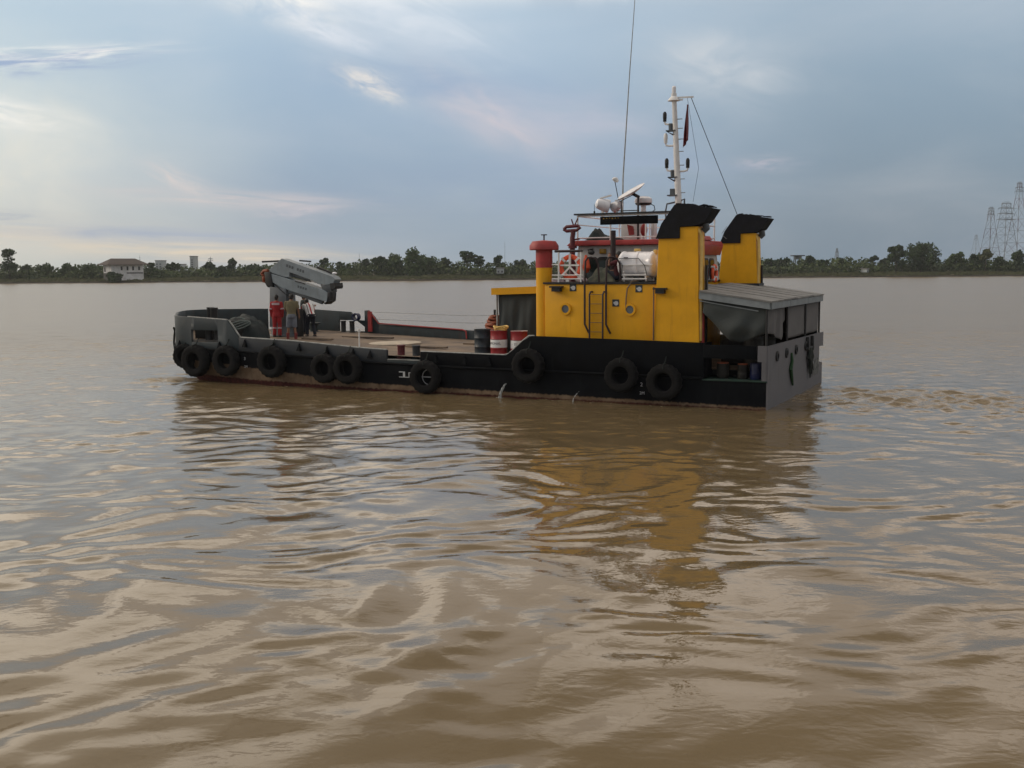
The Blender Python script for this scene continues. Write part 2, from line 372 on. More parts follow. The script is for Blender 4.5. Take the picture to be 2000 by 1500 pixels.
# ------------------------------------------------------------------ water (one sheet, real waves)
def grow(a, step, end, g=1.06):
    o = [a]
    while abs(o[-1]-a) < abs(end-a): o.append(o[-1]+step); step *= g
    return o[1:]
def build_water():
    xs = list(np.arange(-24, 24.01, .11)); xs = grow(-24, -.13, -1600)[::-1]+xs+grow(24, .13, 1600)
    ys = list(np.arange(5, 30, .075))+list(np.arange(30, 66, .12)); ys = grow(5, -.1, -400, 1.12)[::-1]+ys+grow(66, .13, 1500, 1.035)
    Xg, Yg = np.meshgrid(np.array(xs), np.array(ys)); x, y = Xg.ravel(), Yg.ravel()
    def field(lmin, lmax, cnt, spread, dir0, seed, xx, yy):
        r = np.random.default_rng(seed); h = np.zeros_like(xx)
        for _ in range(cnt):
            l = math.exp(r.uniform(math.log(lmin), math.log(lmax))); d = dir0+r.normal(0, spread); k = 2*math.pi/l
            h += l/(2*math.pi)*math.sqrt(2/cnt)*np.sin(k*(xx*math.cos(d)+yy*math.sin(d))+r.uniform(0, 6.28))
        return h                                     # rms slope about 1
    def nse(l, seed):
        h = field(l*.7, l*1.6, 14, 9, 0, seed, x, y); return h/(h.std()+1e-9)
    wx, wy = nse(5.5, 1)*.35, nse(4.2, 2)*.35
    X2, Y2 = x+wx, y+wy
    calm = 1/(1+np.exp(-(nse(11, 3)*.9)))
    # long lazy undulation, short chop, wind ripple
    left = 1/(1+np.exp((x+1)/2.5)); near = np.exp(-np.maximum(0, y-7)/15)
    h = field(.8, 2.1, 40, 1.7, 1.85, 11, X2, Y2)*(.038+.014*left)
    h += field(.45, 1.0, 36, .8, 1.5, 12, X2, Y2)*(.032+.036*(1-calm))*(.45+.55*np.clip((y-10)/14, 0, 1))
    bu = -((x-ORG.x)*.89726-(y-ORG.y)*.4415); bv = (x-ORG.x)*.4415+(y-ORG.y)*.89726
    lee = np.exp(-np.maximum(0, -bv-1)/9)*((bu > -1) & (bu < 24))*(bv < .5)
    h += field(.28, .62, 40, .6, 1.15, 13, X2, Y2)*(.060*lee+.006)*(.4+.6*(1-calm))
    right = 1/(1+np.exp(-(x-5)/1.5))
    h += field(.3, .8, 30, .5, 1.9, 14, X2, Y2)*.028*right*(.3+.7*(1-near*.7))
    # stern wash and bow ripple
    wash = np.exp(-((bv-4+.05*bu)/(3.2-.06*np.minimum(bu, 0)))**2)*np.clip(-bu/1.5, 0, 1)*np.exp(np.minimum(bu, 0)/30)
    h += field(.35, 1.3, 34, 3, 0, 15, x, y)*.30*wash
    bow = np.exp(-(((bu-23.2)/1.3)**2+((bv+.4)/.9)**2)); h += .07*bow+field(.3, .9, 24, 3, 0, 16, x, y)*.09*bow
    side = np.exp(-np.abs(bv+.25)/.5)*((bu > 0) & (bu < 23)); h += field(.3, .8, 24, 3, 0, 17, x, y)*.05*side
    fade = np.clip((160-y)/100, 0, 1)*np.clip((130-np.abs(x))/70, 0, 1)*np.clip((y+8)/8, 0, 1)
    h *= fade
    nx, ny = len(xs), len(ys); me = bpy.data.meshes.new('water')
    idx = np.arange(nx*ny).reshape(ny, nx); q = np.stack([idx[:-1, :-1], idx[:-1, 1:], idx[1:, 1:], idx[1:, :-1]], -1).reshape(-1, 4)
    me.vertices.add(nx*ny); me.vertices.foreach_set('co', np.stack([x, y, h], 1).astype(np.float32).ravel())
    me.loops.add(q.size); me.loops.foreach_set('vertex_index', q.astype(np.int32).ravel())
    me.polygons.add(len(q)); me.polygons.foreach_set('loop_start', np.arange(0, q.size, 4, dtype=np.int32)); me.polygons.foreach_set('loop_total', np.full(len(q), 4, np.int32))
    me.update(); me.polygons.foreach_set('use_smooth', np.ones(len(q), bool)); me.update()
    m = bpy.data.materials.new('river_water'); m.use_nodes = True; k = N(m.node_tree); b = k.n['Principled BSDF']
    o = k.new('ShaderNodeTexCoord').outputs['Object']
    c = k.mix(k.mr(k.noise(o, .12, 4), .3, .7), (.128, .095, .051, 1), (.150, .112, .061, 1))
    # thin scum and foam where the hull and the propellers stir the river
    bo = k.new('ShaderNodeMapping', {0: o, 1: tuple(-ORG)}, vector_type='POINT').outputs[0]
    bo = k.new('ShaderNodeVectorRotate', {0: bo, 'Angle': -YAW}, rotation_type='Z_AXIS').outputs[0]
    s = k.new('ShaderNodeSeparateXYZ', {0: bo}); U = k.m('MULTIPLY', s.outputs[0], -1); V = s.outputs[1]
    def box1(v_, a, b_, c_, d): return k.m('MULTIPLY', k.mr(v_, a, b_), k.mr(v_, c_, d, 1, 0))
    f1 = k.m('MULTIPLY', box1(U, 20.5, 22.2, 23.2, 25.5), box1(V, -2.2, -.5, .6, 2.5))
    f2 = k.m('MULTIPLY', k.m('MULTIPLY', box1(U, 0, 1, 21, 24), box1(V, -1.2, -.2, .05, .1)), .72)
    f3 = k.m('MULTIPLY', k.m('MULTIPLY', box1(U, -26, -3, -.2, .3), box1(V, -1., 3, 6, 10)), .85)
    fm = k.m('MAXIMUM', f1, k.m('MAXIMUM', f2, f3))
    fn = k.noise(k.new('ShaderNodeMapping', {0: bo, 3: (.6, 1.6, 1)}).outputs[0], 2.8, 9, .74, 1.0)
    foam = k.mr(k.m('MULTIPLY', fm, fn), .36, .60)
    c = k.mix(k.m('MULTIPLY', foam, .65), c, (.40, .31, .19, 1))
    k.set(b.inputs['Base Color'], c); k.set(b.inputs['Roughness'], k.m('ADD', k.mr(k.new('ShaderNodeSeparateXYZ', {0: o}).outputs[1], 13, 60, .035, .27, False), k.m('MULTIPLY', foam, .5)))
    b.inputs['IOR'].default_value = 1.333; b.inputs['Specular IOR Level'].default_value = .5
    mp = k.new('ShaderNodeMapping', {0: o, 3: (1, 1.5, 1)}).outputs[0]
    hgt = k.m('ADD', k.noise(mp, 2.4, 3, .5, .4), k.m('MULTIPLY', k.noise(mp, 7., 2), .22))
    far = k.new('ShaderNodeSeparateXYZ', {0: o}).outputs[1]
    stren = k.m('ADD', k.mr(far, 12, 60, .05, .40), k.mr(k.new('ShaderNodeSeparateXYZ', {0: o}).outputs[0], 1, 9, 0, .07))
    bn = k.new('ShaderNodeBump', {'Height': hgt, 'Strength': stren, 'Distance': .09}); k.set(b.inputs['Normal'], bn.outputs[0])
    me.materials.append(m); ob = bpy.data.objects.new('water', me); COL.objects.link(ob); ob['kind'] = 'structure'
build_water()

# ------------------------------------------------------------------ far bank
BY = 440.
def bx(px, y=BY): return (px-1000)/FPX*(y)*1.0
def foliage_mat(name, c0, c1):
    m = bpy.data.materials.new(name); m.use_nodes = True; k = N(m.node_tree); b = k.n['Principled BSDF']
    g = k.new('ShaderNodeNewGeometry'); o = k.new('ShaderNodeTexCoord').outputs['Object']
    f = k.m('ADD', k.m('MULTIPLY', g.outputs['Random Per Island'], .3), k.m('MULTIPLY', k.noise(o, .22, 3), .75))
    k.set(b.inputs['Base Color'], k.mix(k.mr(f, .2, .9), (*c0, 1), (*c1, 1))); b.inputs['Roughness'].default_value = .75; b.inputs['Specular IOR Level'].default_value = .25
    return m
F = {'dark': foliage_mat('dark_foliage', (.018, .038, .013), (.050, .088, .026)), 'mid': foliage_mat('mid_green_foliage', (.032, .062, .019), (.08, .125, .036)),
     'olive': foliage_mat('olive_foliage', (.05, .062, .022), (.12, .125, .045)), 'bark': mat('grey_brown_bark', (.07, .055, .04), .9, .3, 2)}
def leafquad(mb, c, s):
    a = Vector(rng.normal(size=3)).normalized(); b = a.orthogonal().normalized(); d = a.cross(b)
    e = rng.uniform(.55, 1.25, 4)*s; c = Vector(c)
    mb.add([c+b*e[0], c+d*e[1]*.8, c-b*e[2], c-d*e[3]*.8], [(0, 1, 2, 3)])
def crown_mb(h0, h1, r, lobes, leaves, size, flat=1.):
    """lobes of leaf sprays at uneven spots, sky gaps between"""
    mb = MB(); L = []
    for i in range(lobes):
        t = rng.uniform(0, 1); rad = r*(math.sin(math.pi*min(.97, .18+.75*t))**.7); a = rng.uniform(0, 6.28); q = rad*math.sqrt(rng.uniform(0, .75))
        L.append((Vector((q*math.cos(a), q*math.sin(a), h0+(h1-h0)*(.12+.8*t))), r*rng.uniform(.26, .46)))
    L.append((Vector((0, 0, h0+(h1-h0)*.55)), r*.55))
    for c, lr in L:
        for _ in range(leaves):
            d = Vector(rng.normal(size=3)).normalized()*(lr*rng.uniform(.45, 1.08)); d.z *= flat*.8
            leafquad(mb, c+d, size*rng.uniform(.6, 1.3))
    return mb
def trunk_mb(h, r, limbs, spread):
    mb = MB(); mb.tube([(0, 0, -.3), (r*.5, 0, h*.4), (-.2*r, r*.4, h*.75), (0, 0, h)], [r*1.25, r, r*.7, r*.35], 7)
    for i in range(limbs):
        a = rng.uniform(0, 6.28); z = h*rng.uniform(.4, .8); e = spread*rng.uniform(.5, .9)
        mb.tube([(0, 0, z), (e*.5*math.cos(a), e*.5*math.sin(a), z+e*.45), (e*math.cos(a), e*math.sin(a), z+e*.8)], [r*.5, r*.3, r*.1], 5)
    return mb
def tree(px, y, h, r, label, kind='dark', group='trees along the far bank', z0=.9, name='tree', lobes=16, leaves=70, size=.55, stem=.35, flat=1.):
    t = thing(name, label, 'tree', (bx(px, y), y, z0), group, boat=False)
    part('trunk', trunk_mb(h*.8, max(.12, h*.02), 5, r*.8), F['bark'], t, local=True)
    part('crown', crown_mb(h*stem, h, r, lobes, leaves, size, flat), F[kind], t, local=True, smooth=0)
    return t
def build_bank():
    # ground: low mud bank rising to flat land that reaches the horizon
    xs = np.arange(-900, 901, 6.); rows = [(-3, -.8), (0, -.05), (1.2, .55), (4, .9), (14, 1.3), (60, 1.8), (400, 3), (1150, 4)]
    mb = MB(); g = []
    for dy, z in rows:
        g.append([(x*(1 if dy < 100 else 1+dy/400), BY+dy+(2.2*math.sin(x*.021)+1.1*math.sin(x*.067+1) if dy < 20 else 0), z+(.25*mnoise.noise((x*.12, dy*.1, 0)) if 0 < dy < 100 else 0)) for x in xs])
    mb.sheet(g)
    m = bpy.data.materials.new('river_bank_earth'); m.use_nodes = True; k = N(m.node_tree); b = k.n['Principled BSDF']; o = k.new('ShaderNodeTexCoord').outputs['Object']
    z = k.new('ShaderNodeSeparateXYZ', {0: o}).outputs[2]
    c = k.mix(k.mr(k.noise(o, .15, 5), .35, .65), (.06, .058, .024, 1), (.12, .10, .05, 1)); c = k.mix(k.mr(z, .3, .8), (.022, .018, .013, 1), c)  # mud darker along the waterline, the bank's shade put into its colour
    k.set(b.inputs['Base Color'], c); b.inputs['Roughness'].default_value = .95
    ob = solo('river_bank', mb, m, None, None, boat=False, kind='structure', smooth=60); del ob
    # grass and reeds on the bank
    mb = MB()
    for i in range(17500):
        x = rng.uniform(-330, 330) if i < 15000 else rng.choice([-1, 1])*rng.uniform(330, 540); d = rng.uniform(.8, 16)**1.0; h = rng.uniform(.35, 1.15)*(1+.7*mnoise.noise((x*.05, 3, 0))); yy = BY+d+2.2*math.sin(x*.021)+1.1*math.sin(x*.067+1); wv = rng.uniform(.25, .7)
        z = .5+min(.9, d*.07); lx = rng.normal(0, .25)
        mb.add([(x-wv, yy, z), (x+wv, yy+.2, z), (x+wv*.4+lx, yy, z+h), (x-wv*.5+lx, yy+.1, z+h*.9)], [(0, 1, 2, 3)])
    solo('grass', mb, foliage_mat('bank_grass', (.06, .068, .028), (.15, .15, .065)), 'olive grass and reeds on the low far river bank', 'grass', boat=False, kind='stuff', smooth=0)
    # the shrub belt that reads as one mass
    mb = MB()
    def top(px):
        v = 5.6+1.7*mnoise.noise((px*.013, 0, 0))+1.5*mnoise.noise((px*.05, 5, 0))+.8*mnoise.noise((px*.15, 9, 0))
        if 300 < px < 470: v -= 1.2
        if 700 < px < 870: v += 1.6
        if px > 1850: v -= .6
        return max(3.2, v)
    for i in range(72000):
        px = rng.uniform(-450, 2450) if i < 60000 else rng.choice([rng.uniform(-1500, -450), rng.uniform(2450, 3500)]); d = rng.choice([rng.uniform(9, 20), rng.uniform(16, 45)]); h = top(px)*(.72 if d < 18 else 1.)+(.9 if d > 28 else 0)
        z = 1.0+h*rng.uniform(0, 1)**.8; y = BY+d
        leafquad(mb, (bx(px, y), y+rng.normal(0, 1.5), z), rng.uniform(.3, .85))
    solo('shrub_belt', mb, foliage_mat('shrub_foliage', (.030, .054, .018), (.095, .125, .04)), 'continuous belt of mixed green shrubs along the far river bank', 'shrubs', boat=False, kind='stuff', smooth=0)
    T = tree
    T(26, 452, 13.2, 3.9, 'lone tall dark tree at the far left end of the bank', lobes=20, stem=.3)
    T(1747, 452, 12.4, 4.4, 'tall round dark tree, left neighbour of the broadest tree on the bank', lobes=24, stem=.25)
    T(1795, 450, 12.6, 7.4, 'broadest dark spreading tree on the far bank, behind the stern', lobes=40, stem=.2)
    T(812, 450, 12.2, 5.6, 'tall bushy tree, highest in the clump between crane and deckhouse', 'mid', lobes=34, stem=.05)
    T(773, 454, 10, 5.0, 'rounded tree just left of the highest tree in the middle clump', 'mid', lobes=26, stem=.05)
    T(745, 455, 9.2, 4.4, 'rounded tree at the left end of the middle clump', 'dark', lobes=22, stem=.05)
    T(719, 458, 7.8, 3.2, 'small dark tree beyond the left end of the middle clump', 'dark', lobes=14, stem=.1)
    T(842, 455, 9.0, 4.6, 'wide tree at the right end of the middle clump', 'mid', lobes=22, stem=.05)
    T(915, 462, 11.4, 4.3, 'flat-topped tree with open layered branches left of the red ventilator', 'dark', lobes=16, stem=.5, flat=.45)
    T(940, 462, 9.2, 2.8, 'slender open tree beside the flat-topped layered tree', 'dark', lobes=10, stem=.5, flat=.6)
    T(870, 466, 8.2, 3.2, 'low dark tree between the middle clump and the flat-topped tree', 'dark', lobes=14)
    T(975, 464, 9.2, 3.0, 'narrow tree above the canopy roof left of the red ventilator', 'dark', lobes=14, stem=.2)
    T(1018, 464, 8.2, 3.4, 'dark round tree close beside the red ventilator', 'dark', lobes=14, stem=.1)
    T(184, 456, 7.8, 4.4, 'bushy olive tree just left of the riverside house', 'mid', lobes=20, stem=.05)
    T(140, 456, 7.2, 3.6, 'low rounded tree midway between the lone left tree and the house', 'mid', lobes=16, stem=.05)
    T(95, 456, 7.2, 4.4, 'low wide tree right of the lone tall left tree', 'mid', lobes=16, stem=.05)
    T(60, 458, 6.4, 3.2, 'small shrubby tree next to the lone tall left tree', 'dark', lobes=12, stem=.05)
    T(303, 456, 7.0, 3.0, 'bushy tree at the right wall of the riverside house', 'mid', lobes=14, stem=.05)
    T(228, 434.6, 3.4, 3.6, 'dark bush overgrowing the lower corner of the riverside house', 'dark', lobes=16, stem=.02, name='bush', z0=.4)
    T(345, 470, 7.6, 3.0, 'tree between the pale block building and the slim white tower', 'dark', lobes=12)
    T(416, 466, 7.4, 2.8, 'tree right of the slim white tower', 'dark', lobes=12)
    T(458, 462, 8.6, 2.8, 'pointed dark tree midway between slim tower and deck crane', 'dark', lobes=14)
    T(500, 458, 6.0, 5.0, 'wide dark mangrove bush left of the deck crane', 'dark', lobes=22, stem=.02, name='bush')
    T(440, 452, 5.2, 4.2, 'dark waterside bush left of the crane bush', 'dark', lobes=18, stem=.02, name='bush')
    T(636, 462, 9.0, 2.6, 'pointed dark tree right behind the folded crane boom', 'dark', lobes=14, stem=.1)
    T(672, 462, 7.2, 2.8, 'small tree right of the folded crane boom', 'dark', lobes=12, stem=.1)
    T(1505, 458, 7.0, 4.4, 'low dark tree at the right edge of the far funnel', 'dark', lobes=18, stem=.05)
    T(1528, 460, 7.6, 3.4, 'rounded tree left of the watchtower', 'dark', lobes=16, stem=.05)
    T(1578, 460, 7.8, 4.0, 'rounded tree right of the watchtower', 'dark', lobes=18, stem=.05)
    T(1606, 462, 6.6, 3.4, 'low tree between the watchtower and the lattice mast', 'mid', lobes=14, stem=.05)
    T(1640, 462, 7.0, 3.2, 'dark tree at the foot of the lattice mast', 'dark', lobes=14, stem=.05)
    T(1703, 460, 8.2, 2.0, 'palm-like tree left of the two big dark trees', 'dark', lobes=8, stem=.6, flat=.6)
    T(1725, 462, 6.4, 2.6, 'small tree at the left foot of the two big dark trees', 'dark', lobes=12, stem=.1)
    T(1863, 455, 8.6, 4.4, 'round dark tree right of the two big dark trees', 'mid', lobes=20, stem=.05)
    T(1903, 455, 8.2, 4.2, 'dark tree before the left lattice pylon', 'dark', lobes=20, stem=.05)
    T(1921, 450, 10.2, 2.8, 'thin open tree with pale top before the left lattice pylon', 'olive', lobes=9, stem=.6)
    T(1948, 455, 7.0, 3.6, 'low dark tree before the middle lattice pylon', 'dark', lobes=16, stem=.05)
    T(1985, 452, 9.6, 3.6, 'dark tree at the right edge before the tallest pylon', 'dark', lobes=18, stem=.1)
    # ---- two-storey house
    Hc = (bx(248, 446)-.3, 446.5, 1.0); t = thing('riverside_house', 'white two-storey house with dark hipped roof on the far bank', 'house', Hc, None, boat=False, rz=R(38))
    wm = mat('house_white_wall', (.66, .67, .68), .8, .2, .5, streak=.5, streakc=(.2, .19, .16)); rm_ = mat('house_dark_roof', (.055, .042, .036), .85, .3, .8); dk = M['dark']
    a, b = 6.6, 5.0
    mb = MB(); mb.box(-a, a, -b, b, 0, 6.4); part('wall', mb, wm, t, local=True)
    mb = MB(); e = 2.0; z1 = 6.3; rz_ = 9.0
    mb.add([(-a-e, -b-e, z1), (a+e, -b-e, z1), (a+e, b+e, z1), (-a-e, b+e, z1), (-a+1.6, 0, rz_), (a-1.6, 0, rz_), (-a-e, -b-e, z1+.15), (a+e, -b-e, z1+.15), (a+e, b+e, z1+.15), (-a-e, b+e, z1+.15)],
           [(0, 1, 2, 3), (6, 7, 5, 4), (7, 8, 5), (8, 9, 4, 5), (9, 6, 4), (0, 1, 7, 6), (1, 2, 8, 7), (2, 3, 9, 8), (3, 0, 6, 9)]); part('roof', mb, rm_, t, local=True, smooth=10)
    for x in (-2.4, 0, 2.3, 4.8):
        mb = MB(); mb.box(x-.38, x+.38, -b-.05, -b+.1, 4.1, 5.7); w1 = part('window', mb, dk, t, local=True)
        mb = MB(); mb.box(x-.5, x+.5, -b-.09, -b-.052, 3.95, 4.08); part('sill', mb, wm, w1, local=True)
    mb = MB(); mb.box(-.4, 6.3, -b-.06, -b+.1, 2.75, 3.2); part('window', mb, dk, t, local=True)
    mb = MB(); mb.box(-3.6, -2.8, -b-.06, -b+.1, .4, 2.5); part('door', mb, M['glass'], t, local=True)
    mb = MB(); mb.box(-a-.06, -a+.1, 2.2, 4.0, 3.5, 5.4); part('window', mb, dk, t, local=True)
    mb = MB(); mb.box(-a-.1, -a+.05, -5.0, 5.0, 0, 3.0); part('shade_panel', mb, mat('house_shaded_wall', (.09, .09, .085), .9, .4, .6), t, local=True)  # dark sheet over the wall; ground-floor shade put into its colour
    # ---- pale blocks far inland
    bw = mat('distant_pale_wall', (.34, .38, .40), .9, .1, .1)
    def block(name, label, cat, px0, px1, y, z0, z1, ny, nz_):
        x0, x1 = bx(px0, y), bx(px1, y); t = thing(name, label, cat, ((x0+x1)/2, y, z0), None, boat=False); w_ = (x1-x0)/2; h = z1-z0
        mb = MB(); mb.box(-w_, w_, -5, 5, 0, h); part('wall', mb, bw, t, local=True, bevel=.15)
        mb = MB(); mb.box(-w_-.2, w_+.2, -5.2, 5.2, h+.01, h+.5); part('roof', mb, M['roofgrey'], t, local=True)
        for i in range(ny):
            for j in range(nz_):
                mb = MB(); c = -w_+(i+.5)*2*w_/ny; zz = h*(.2+.7*j/max(1, nz_)); mb.box(c-w_*.5/ny, c+w_*.5/ny, -5.04, -4.9, zz, zz+h*.4/nz_); part('window', mb, M['grey_mid'], t, local=True)
        return t
    block('block_building', 'pale grey block building rising beyond trees right of the house', 'building', 314, 327, 760, 2, 12.2, 2, 4)
    block('slim_tower', 'slim white tower block beyond the trees left of the crane', 'tower', 381, 389, 760, 2, 15, 1, 6)
    block('long_building', 'long low grey building beside the pale block building', 'building', 330, 366, 770, 2, 9.6, 6, 1)
    block('white_shed', 'small white shed in shrubs left of the red ventilator', 'shed', 972, 986, 447, 2.6, 4.6, 2, 1)
    block('leaning_hut', 'tiny pale hut in the scrub left of the two big dark trees', 'hut', 1683, 1687, 447, 1.9, 3.2, 1, 1)
    # watchtower with flat roof
    t = thing('watchtower', 'dark flat-roofed watchtower standing out of the treeline', 'tower', (bx(1556, 500), 500, 1), None, boat=False); s = .24
    mb = MB()
    for i in (-1, 1):
        for j in (-1, 1): mb.bar((i*2, j*2, 0), (i*1.3, j*1.3, 7.0), .4)
    mb.bar((-2, -2, 3), (2, -2, 6), .2); part('leg_frame', mb, M['dark'], t, local=True)
    mb = MB(); mb.box(-1.5, 1.5, -1.5, 1.5, 6.9, 8.4); part('cabin', mb, M['grey_mid'], t, local=True)
    mb = MB(); mb.box(-2.8, 2.8, -2.4, 2.4, 8.42, 8.9); part('roof', mb, M['dark'], t, local=True, bevel=.1)
    # thin masts
    M['red_steel'] = mat('hazed_red_steel', (.13, .085, .10), .7, .2, .3)  # red greyed in its colour to stand in for distance haze
    pm = mat('haze_grey_steel', (.20, .225, .25), .7, .2, .3)  # distance haze put into the grey, paled towards the sky
    def mast_thin(px, y, h, label, w0):
        t = thing('radio_mast', label, 'mast', (bx(px, y), y, 1), 'thin radio masts beyond the trees', boat=False)
        mb = MB(); mb.tube([(0, 0, 0), (0, 0, h*.7), (0, 0, h)], [w0, w0*.7, w0*.3], 6); part('pole', mb, pm, t, local=True)
        mb = MB(); mb.bar((-w0*4, 0, h*.82), (w0*4, 0, h*.82), w0*.8); part('cross_arm', mb, pm, t, local=True); mb = MB(); mb.bar((-w0*3, 0, h*.9), (w0*3, 0, h*.9), w0*.8); part('cross_arm', mb, pm, t, local=True)
    mast_thin(280, 452, 10.4, 'thin pole rising behind the roof of the riverside house', .12)
    mast_thin(417, 760, 14, 'short dark mast right of the slim white tower', .5)
    mast_thin(706, 700, 15, 'faint thin mast above trees right of the crane boom', .14)
    mast_thin(988, 700, 22, 'faint thin mast above trees left of the red ventilator', .14)
    mast_thin(1870, 760, 14, 'faint short mast left of the pylons', .14)
    # ---- lattice things
    def lattice(name, label, cat, px, y, h, wb, wt, arms, bars, red=False, group=None, th=.32):
        t = thing(name, label, cat, (bx(px, y), y, 2), group, boat=False, rz=R(20)); mb = MB(); mr = MB()
        zs = [h*(1-(1-i/bars)**1.25) for i in range(bars+1)]
        W = lambda z: wb+(wt-wb)*(z/h)**.85
        for i in range(bars):
            z0, z1 = zs[i], zs[i+1]; a0, a1 = W(z0)/2, W(z1)/2; mr = MB(); tgt = mr if (red and i % 2) else mb
            th *= 1.
            for sx_, sy in ((-1, -1), (1, -1), (1, 1), (-1, 1)): tgt.bar((sx_*a0, sy*a0, z0), (sx_*a1, sy*a1, z1), th*(1 if not (red and i % 2 == 0) else .8))
            for (p, q) in (((-1, -1), (1, -1)), ((1, -1), (1, 1)), ((1, 1), (-1, 1)), ((-1, 1), (-1, -1))):
                tgt.bar((p[0]*a0, p[1]*a0, z0), (q[0]*a1, q[1]*a1, z1), th*.3); tgt.bar((q[0]*a0, q[1]*a0, z0), (p[0]*a1, p[1]*a1, z1), th*.3)
                tgt.bar((p[0]*a1, p[1]*a1, z1), (q[0]*a1, q[1]*a1, z1), th*.5)
            if mr.v: part('red_section', mr, M['red_steel'], t, local=True, smooth=0)
        part('lattice_body', mb, pm, t, local=True, smooth=0)
        for (z, w_) in arms:
            mb = MB(); a = W(z)/2
            for sy in (-1, 1): mb.bar((-w_, 0, z), (0, sy*a, z+.2), th*.8); mb.bar((w_, 0, z), (0, sy*a, z+.2), th*.8); mb.bar((-w_, 0, z), (0, sy*a, z+1.6), th*.5); mb.bar((w_, 0, z), (0, sy*a, z+1.6), th*.5)
            mb.bar((-w_, 0, z+.1), (w_, 0, z+.1), th*.8)
            for sx_ in (-1, 1): mb.bar((sx_*w_, 0, z+.1), (sx_*w_, 0, z-1.8), th*.6)
            part('cross_arm', mb, pm, t, local=True, smooth=0)
        return t
    lattice('lattice_pylon', 'left pylon of the group at right, slim with banded upper legs', 'pylon', 1928, 900, 51, 15, 1.6, [(45, 4), (47.5, 3.4), (50, 3)], 7, True, 'power pylons beyond the far bank', .28)
    lattice('lattice_pylon', 'middle pylon with four wide cross arms, shorter than its right neighbour', 'pylon', 1957, 880, 53, 18, 4.2, [(40, 9.6), (44.5, 9), (49, 8.4), (53, 5)], 9, False, 'power pylons beyond the far bank', .29)
    lattice('lattice_pylon', 'tallest banded pylon at the far right of the pylon group', 'pylon', 1981, 900, 71, 17, 1.8, [(64, 5), (67, 4.5), (70.5, 3)], 8, True, 'power pylons beyond the far bank', .29)
    lattice('lattice_pylon', 'faintest and smallest pylon, left of the other three', 'pylon', 1901, 1500, 46, 16, 1.6, [(40, 4), (44, 3)], 8, False, 'power pylons beyond the far bank', .2)
    lattice('lattice_mast', 'small grey lattice mast on a block beyond right-hand treeline', 'mast', 1632, 700, 14.5, 4.2, .5, [(12, 1.2)], 6, False, None, .2)
build_bank()
# ------------------------------------------------------------------ evening haze over the river
mb = MB(); mb.box(-1500, 1500, -300, 1580, -3, 82)
hz = bpy.data.materials.new('haze'); hz.use_nodes = True; hn = hz.node_tree; hn.nodes.clear()
vo = hn.nodes.new('ShaderNodeVolumePrincipled'); vo.inputs['Color'].default_value = (.88, .93, .98, 1); vo.inputs['Density'].default_value = .00015; vo.inputs['Anisotropy'].default_value = .2
oo = hn.nodes.new('ShaderNodeOutputMaterial'); hn.links.new(vo.outputs[0], oo.inputs['Volume'])
solo('haze', mb, hz, None, None, boat=False, kind='stuff', smooth=0)
# ------------------------------------------------------------------ the workboat
boat = thing('workboat', 'black-hulled yellow landing-type workboat with low cargo deck and twin funnels', 'boat')
def cr(pts, n):
    o = []
    for i in range(len(pts)-1):
        p0, p1, p2, p3 = pts[max(i-1, 0)], pts[i], pts[i+1], pts[min(i+2, len(pts)-1)]
        for j in range(n):
            t = j/n; o.append(tuple(.5*(2*b+(c-a)*t+(2*a-5*b+4*c-d)*t*t+(3*b-a-3*c+d)*t**3) for a, b, c, d in zip(p0, p1, p2, p3)))
    o.append(pts[-1]); return o
bowp = cr([(20.6, 0.), (21.65, .0), (22.35, .07), (22.76, .36), (23.32, 1.0), (24.3, 2.1), (25.0, 3.2), (25.2, 4.)], 5)
NEAR = [(u, 0.) for u in np.arange(1.9, 20.5, .31)]+bowp
FAR = [(u, 8.-v) for u, v in NEAR[::-1]][1:]
PATH = NEAR+FAR
def lerp(x, pts): return float(np.interp(x, [p[0] for p in pts], [p[1] for p in pts]))
def rub(u): return lerp(u, [(0, .88), (10, .93), (14, 1.0), (17, 1.13), (19, 1.2), (25, 1.38)])
def dk(u): return lerp(u, [(0, 1.05), (8, 1.14), (14, 1.25), (19, 1.44), (25, 1.62)])
def low(u, v, z):
    if u <= 19 or z >= .85: return (u, v)
    f = 1-(.20*(.85-z)/.85 if z > 0 else .20+.12*min(1, -z)); return (19+(u-19)*f, 4+(v-4)*(1-(1-f)*min(1, (u-19)/3)*.5))
mb = MB(); g = []
for z in (-.6, 0., .25, .5, .85, None):
    row = []
    for u, v in PATH:
        zz = rub(u) if z is None else z*(1 if z != .85 else min(1, rub(u)/.95)); a, b = low(u, v, zz); row.append((a, b, zz))
    g.append(row)
mb.sheet(g)
# aft body with the open side recess on the port quarter
mb.box(.02, 1.9, 0, 7.996, -.6, .80); mb.box(.02, 1.9, .9, 7.99, .803, 1.05)
mb.box(1.88, 1.96, .02, .9, .80, 1.9)
hull = part('hull', mb, M['hull'], boat, smooth=40)
mb = MB(); mb.box(.0, 1.92, -.03, .9, .804, .85); part('recess_ledge', mb, M['green_edge'], boat, bevel=.01)
# rubbing strake
mb = MB(); mb.tube([(u, v-.03 if v < 4 else v+.03, rub(u)-.02) for u, v in PATH], .045, 6); part('rubbing_strake', mb, M['black'], boat)
# deck
mb = MB(); us = [1.9+i*.4 for i in range(47)]+[20.6, 21.5, 22.35, 22.76, 23.32, 24.3, 25.0, 25.15]
def vn(u): return lerp(u, NEAR) if u > 20.6 else 0
mb.sheet([[(u, vn(u)+.06+(7.88-2*vn(u))*k/6, dk(u)+.03*math.sin(math.pi*k/6)) for k in range(7)] for u in us]); part('deck', mb, M['deck'], boat)
mb = MB(); mb.box(.08, 1.9, .95, 7.9, 1.055, 1.1); part('deck', mb, M['deck'], boat)
